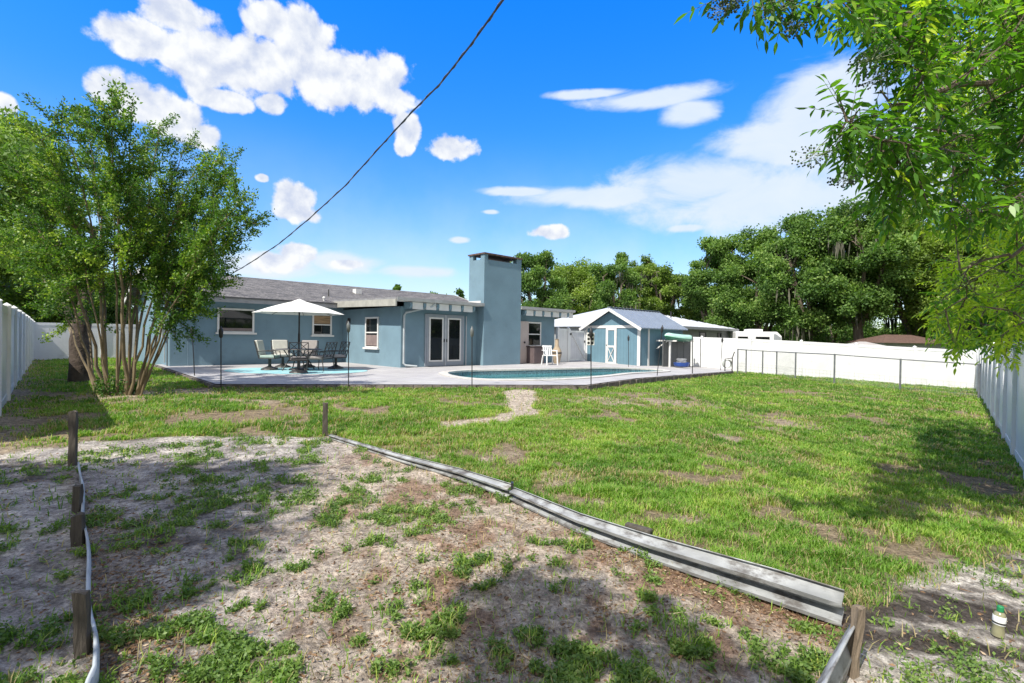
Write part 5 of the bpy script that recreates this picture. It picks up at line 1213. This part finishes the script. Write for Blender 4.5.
    for (px, py, D, r) in [(722, 10, 2.7, .07), (732, 4, 2.7, .05), (775, 12, 2.7, .09), (795, 28, 2.75, .07), (872, 60, 2.9, .10), (878, 78, 3.0, .09), (915, 30, 3.1, .10), (812, 156, 2.8, .10), (843, 180, 2.9, .07), (935, 20, 3.3, .1)]:
        c = at(px, py, D)-base; r *= 1.25; bm_ = MB(); i0 = np.argmin(((NA-np.array(at(px, py, D)))**2).sum(1)); s = Vector(NA[i0])-base; sm = MB(); sm.tube(curve3(s, c, (0, 0, .05), 4), .0028, 4, False)
        for k in range(85):
            u = unit(rg.normal(size=(1, 3)))[0]*[1, 1, .45]; q = c+Vector(u)*r*rg.uniform(.65, 1.05); bm_.ball(q, rg.uniform(.0042, .0064), 5)
            if k % 2 == 0: sm.tube([c+Vector(u)*r*.15, q], .0009, 3, False)
        o = bm_.build('berry_cluster', BM_, root, True); sm.build('stalks', STM, o)
near_tree()

# trees behind the photographer that throw the foreground shade
def shade_tree(x, y, H, W, label, seed, clumps, per=260):
    far_tree('shade_tree', label, Vector((x, y, gz1(x, y))), H, W, 'trees behind the viewpoint', seed=seed, clumps=clumps, per=per, leaf=.16, low=.45, lm=L_OAK, r0=.16)
shade_tree(-7.3, -.5, 8.2, 4.6, 'unseen spreading tree added behind the viewpoint to shade the left foreground', 41, 60)  # unseen tree added for its shade, standing in for a straight roof edge
shade_tree(-2.1, -1.3, 7.0, 2.4, 'smaller tree just behind the viewpoint with a thin open crown', 42, 9, 110)

# ------------------------------------------------------------------ ground cover
GRASSM = leafmat('grass_blades', (.07, .17, .02), (.205, .355, .048), (.46, .53, .115), .4, .5, dry=(.42, .34, .18))
WEEDM = leafmat('weed_leaves', (.075, .145, .035), (.16, .255, .06), (.29, .36, .11), .33, .5)
LITM = leafmat('litter', (.10, .055, .03), (.26, .16, .09), (.45, .36, .25), .05, .9)
def polar(n, d0, d1_, half=50):
    a = rng.uniform(-half, half, n)*math.pi/180; r = np.exp(rng.uniform(math.log(d0), math.log(d1_), n)); return np.sin(a)*r/np.cos(a*0+0), np.cos(a)*r
def off_deck(x, y, e=.06): return sdist(x, y, DECK) < -e
def grass():
    n = 2700000; x, y = polar(n, 1.6, 34, 52); g, wd, inb, inl, inr, bare = covers(x, y)
    r = np.hypot(x, y); tuft = fbm(x*7, y*7, 61, 2); den = sst(tuft, .25, .6)
    p = np.clip(g*(.22+.78*den)+wd*.10+.008, 0, 1)
    # lush band along the back of the bed
    k = (rng.random(n) < p*.62) & off_deck(x, y)
    x, y, r, g, wd, tuft = x[k], y[k], r[k], g[k], wd[k], tuft[k]; n = len(x); z = gz(x, y)
    band = np.exp(-((y-8.0)/1.3)**2)*sst(x, 1.0, -1.5)*sst(x, -8, -6)
    f = fbm(x*.9, y*.9, 71); f2 = fbm(x*.35, y*.35, 73)
    h = (.022+.026*tuft+.03*rng.random(n)**2+.05*band*rng.random(n))*(1+.5*sst(tuft, .6, .85)); h *= 1+np.clip((r-6)/20, 0, 1)*.25
    w = .0050*(.7+.6*rng.random(n))*np.maximum(1, r/3.2)**.8
    th = rng.uniform(0, 2*math.pi, n); lean = rng.uniform(.2, 1.1, n); P = np.stack([x, y, z-.004], 1)
    dv = np.stack([np.cos(th), np.sin(th), np.zeros(n)], 1); S = np.stack([-np.sin(th), np.cos(th), np.zeros(n)], 1)*w[:, None]
    up = np.array([0, 0, 1.]); m = P+dv*(h*lean*.35)[:, None]+up*(h*.62)[:, None]; t = P+dv*(h*lean*1.0)[:, None]+up*(h*.95)[:, None]
    V1 = np.stack([P-S/2, P+S/2, m+S*.42, m-S*.42], 1); V2 = np.stack([m-S*.42, m+S*.42, t+S*.06, t-S*.06], 1)
    V = np.concatenate([V1, V2], 0).reshape(-1, 3)
    v = np.clip(.12+.75*(f-.22)+.30*(f2-.5)+.45*(fbm(x*3.5, y*3.5, 75)-.4)+rng.normal(size=n)*.13+.25*(1-g)*(rng.random(n) < .3), 0, .91)
    dry = rng.random(n) < (.06+.34*sst(fbm(x*1.7, y*1.7, 79), .5, .7)+.25*(1-np.clip(g, 0, 1))*(wd < .1)); v = np.where(dry, .97, v)
    o = npmesh('lawn_grass', V, 4, GRASSM, None, np.concatenate([v, v])); tag(o, 'patchy green and yellow grass of the back yard lawn', 'grass', kind='stuff')
grass()
def weeds():
    n = 1100000; x, y = polar(n, 1.6, 11, 52); g, wd, inb, inl, inr, bare = covers(x, y); cl = fbm(x*11, y*11, 91, 2)
    k = (rng.random(n) < np.clip(wd, 0, 1)*sst(cl, .25, .5)+.004*(inb+inl)) & off_deck(x, y); x, y = x[k], y[k]; cl = cl[k]; n = len(x); r = np.hypot(x, y)
    z = gz(x, y)+rng.uniform(.003, 1, n)**1.6*.042*(.3+cl); th = rng.uniform(0, 2*math.pi, n)
    A = unit(np.stack([np.cos(th), np.sin(th), rng.uniform(-.15, .75, n)], 1)); L = rng.uniform(.011, .027, n)*np.maximum(1, r/4.5)**.5
    V = leafquads(np.stack([x, y, z], 1), A, L, .6); f = fbm(x*1.3, y*1.3, 93)
    o = npmesh('ground_weeds', V, 4, WEEDM, None, np.clip(f*.9-.05+rng.normal(size=n)*.15, 0, 1)); tag(o, 'low broad leaved weeds spreading over the sandy bed', 'weeds', kind='stuff')
weeds()
def litter():
    n = 260000; x, y = polar(n, 1.6, 12, 52); g, wd, inb, inl, inr, bare = covers(x, y)
    sx, sy = G(78, 470); tx, ty = G(95, 683); ds = np.abs(((x-sx)*(ty-sy)-(y-sy)*(tx-sx))/math.hypot(tx-sx, ty-sy))
    gx, gy = G(330, 437); ex, ey = G(843, 620); dg = np.abs(((x-gx)*(ey-gy)-(y-gy)*(ex-gx))/math.hypot(ex-gx, ey-gy))
    f = fbm(x*2.6, y*2.6, 95); p = inb*(.05+.30*sst(f, .48, .62)*sst(x, -1.2, 0)+.4*sst(ds, .6, .15)*sst(y, 5, 3)+.5*sst(dg, .6, .1)*sst(x, 0, 1.3))+inl*.03+inr*.02+bare*.10+.012
    k = (rng.random(n) < p) & off_deck(x, y); x, y = x[k], y[k]; n = len(x); z = gz(x, y)+rng.uniform(.001, .008, n); th = rng.uniform(0, 6.283, n)
    A = unit(np.stack([np.cos(th), np.sin(th), rng.uniform(-.05, .25, n)], 1)); L = rng.uniform(.008, .034, n); lg = rng.random(n) < .05; L = np.where(lg, L*3.2+.02, L); V = leafquads(np.stack([x, y, z], 1), A, L, np.where(lg, .06, .38)[:, None], .1)
    o = npmesh('leaf_litter', V, 4, LITM, None, np.clip(rng.beta(1.4, 2.2, n), 0, 1)); tag(o, 'brown bark chips and dry leaf litter scattered over the soil', 'litter', kind='stuff')
litter()
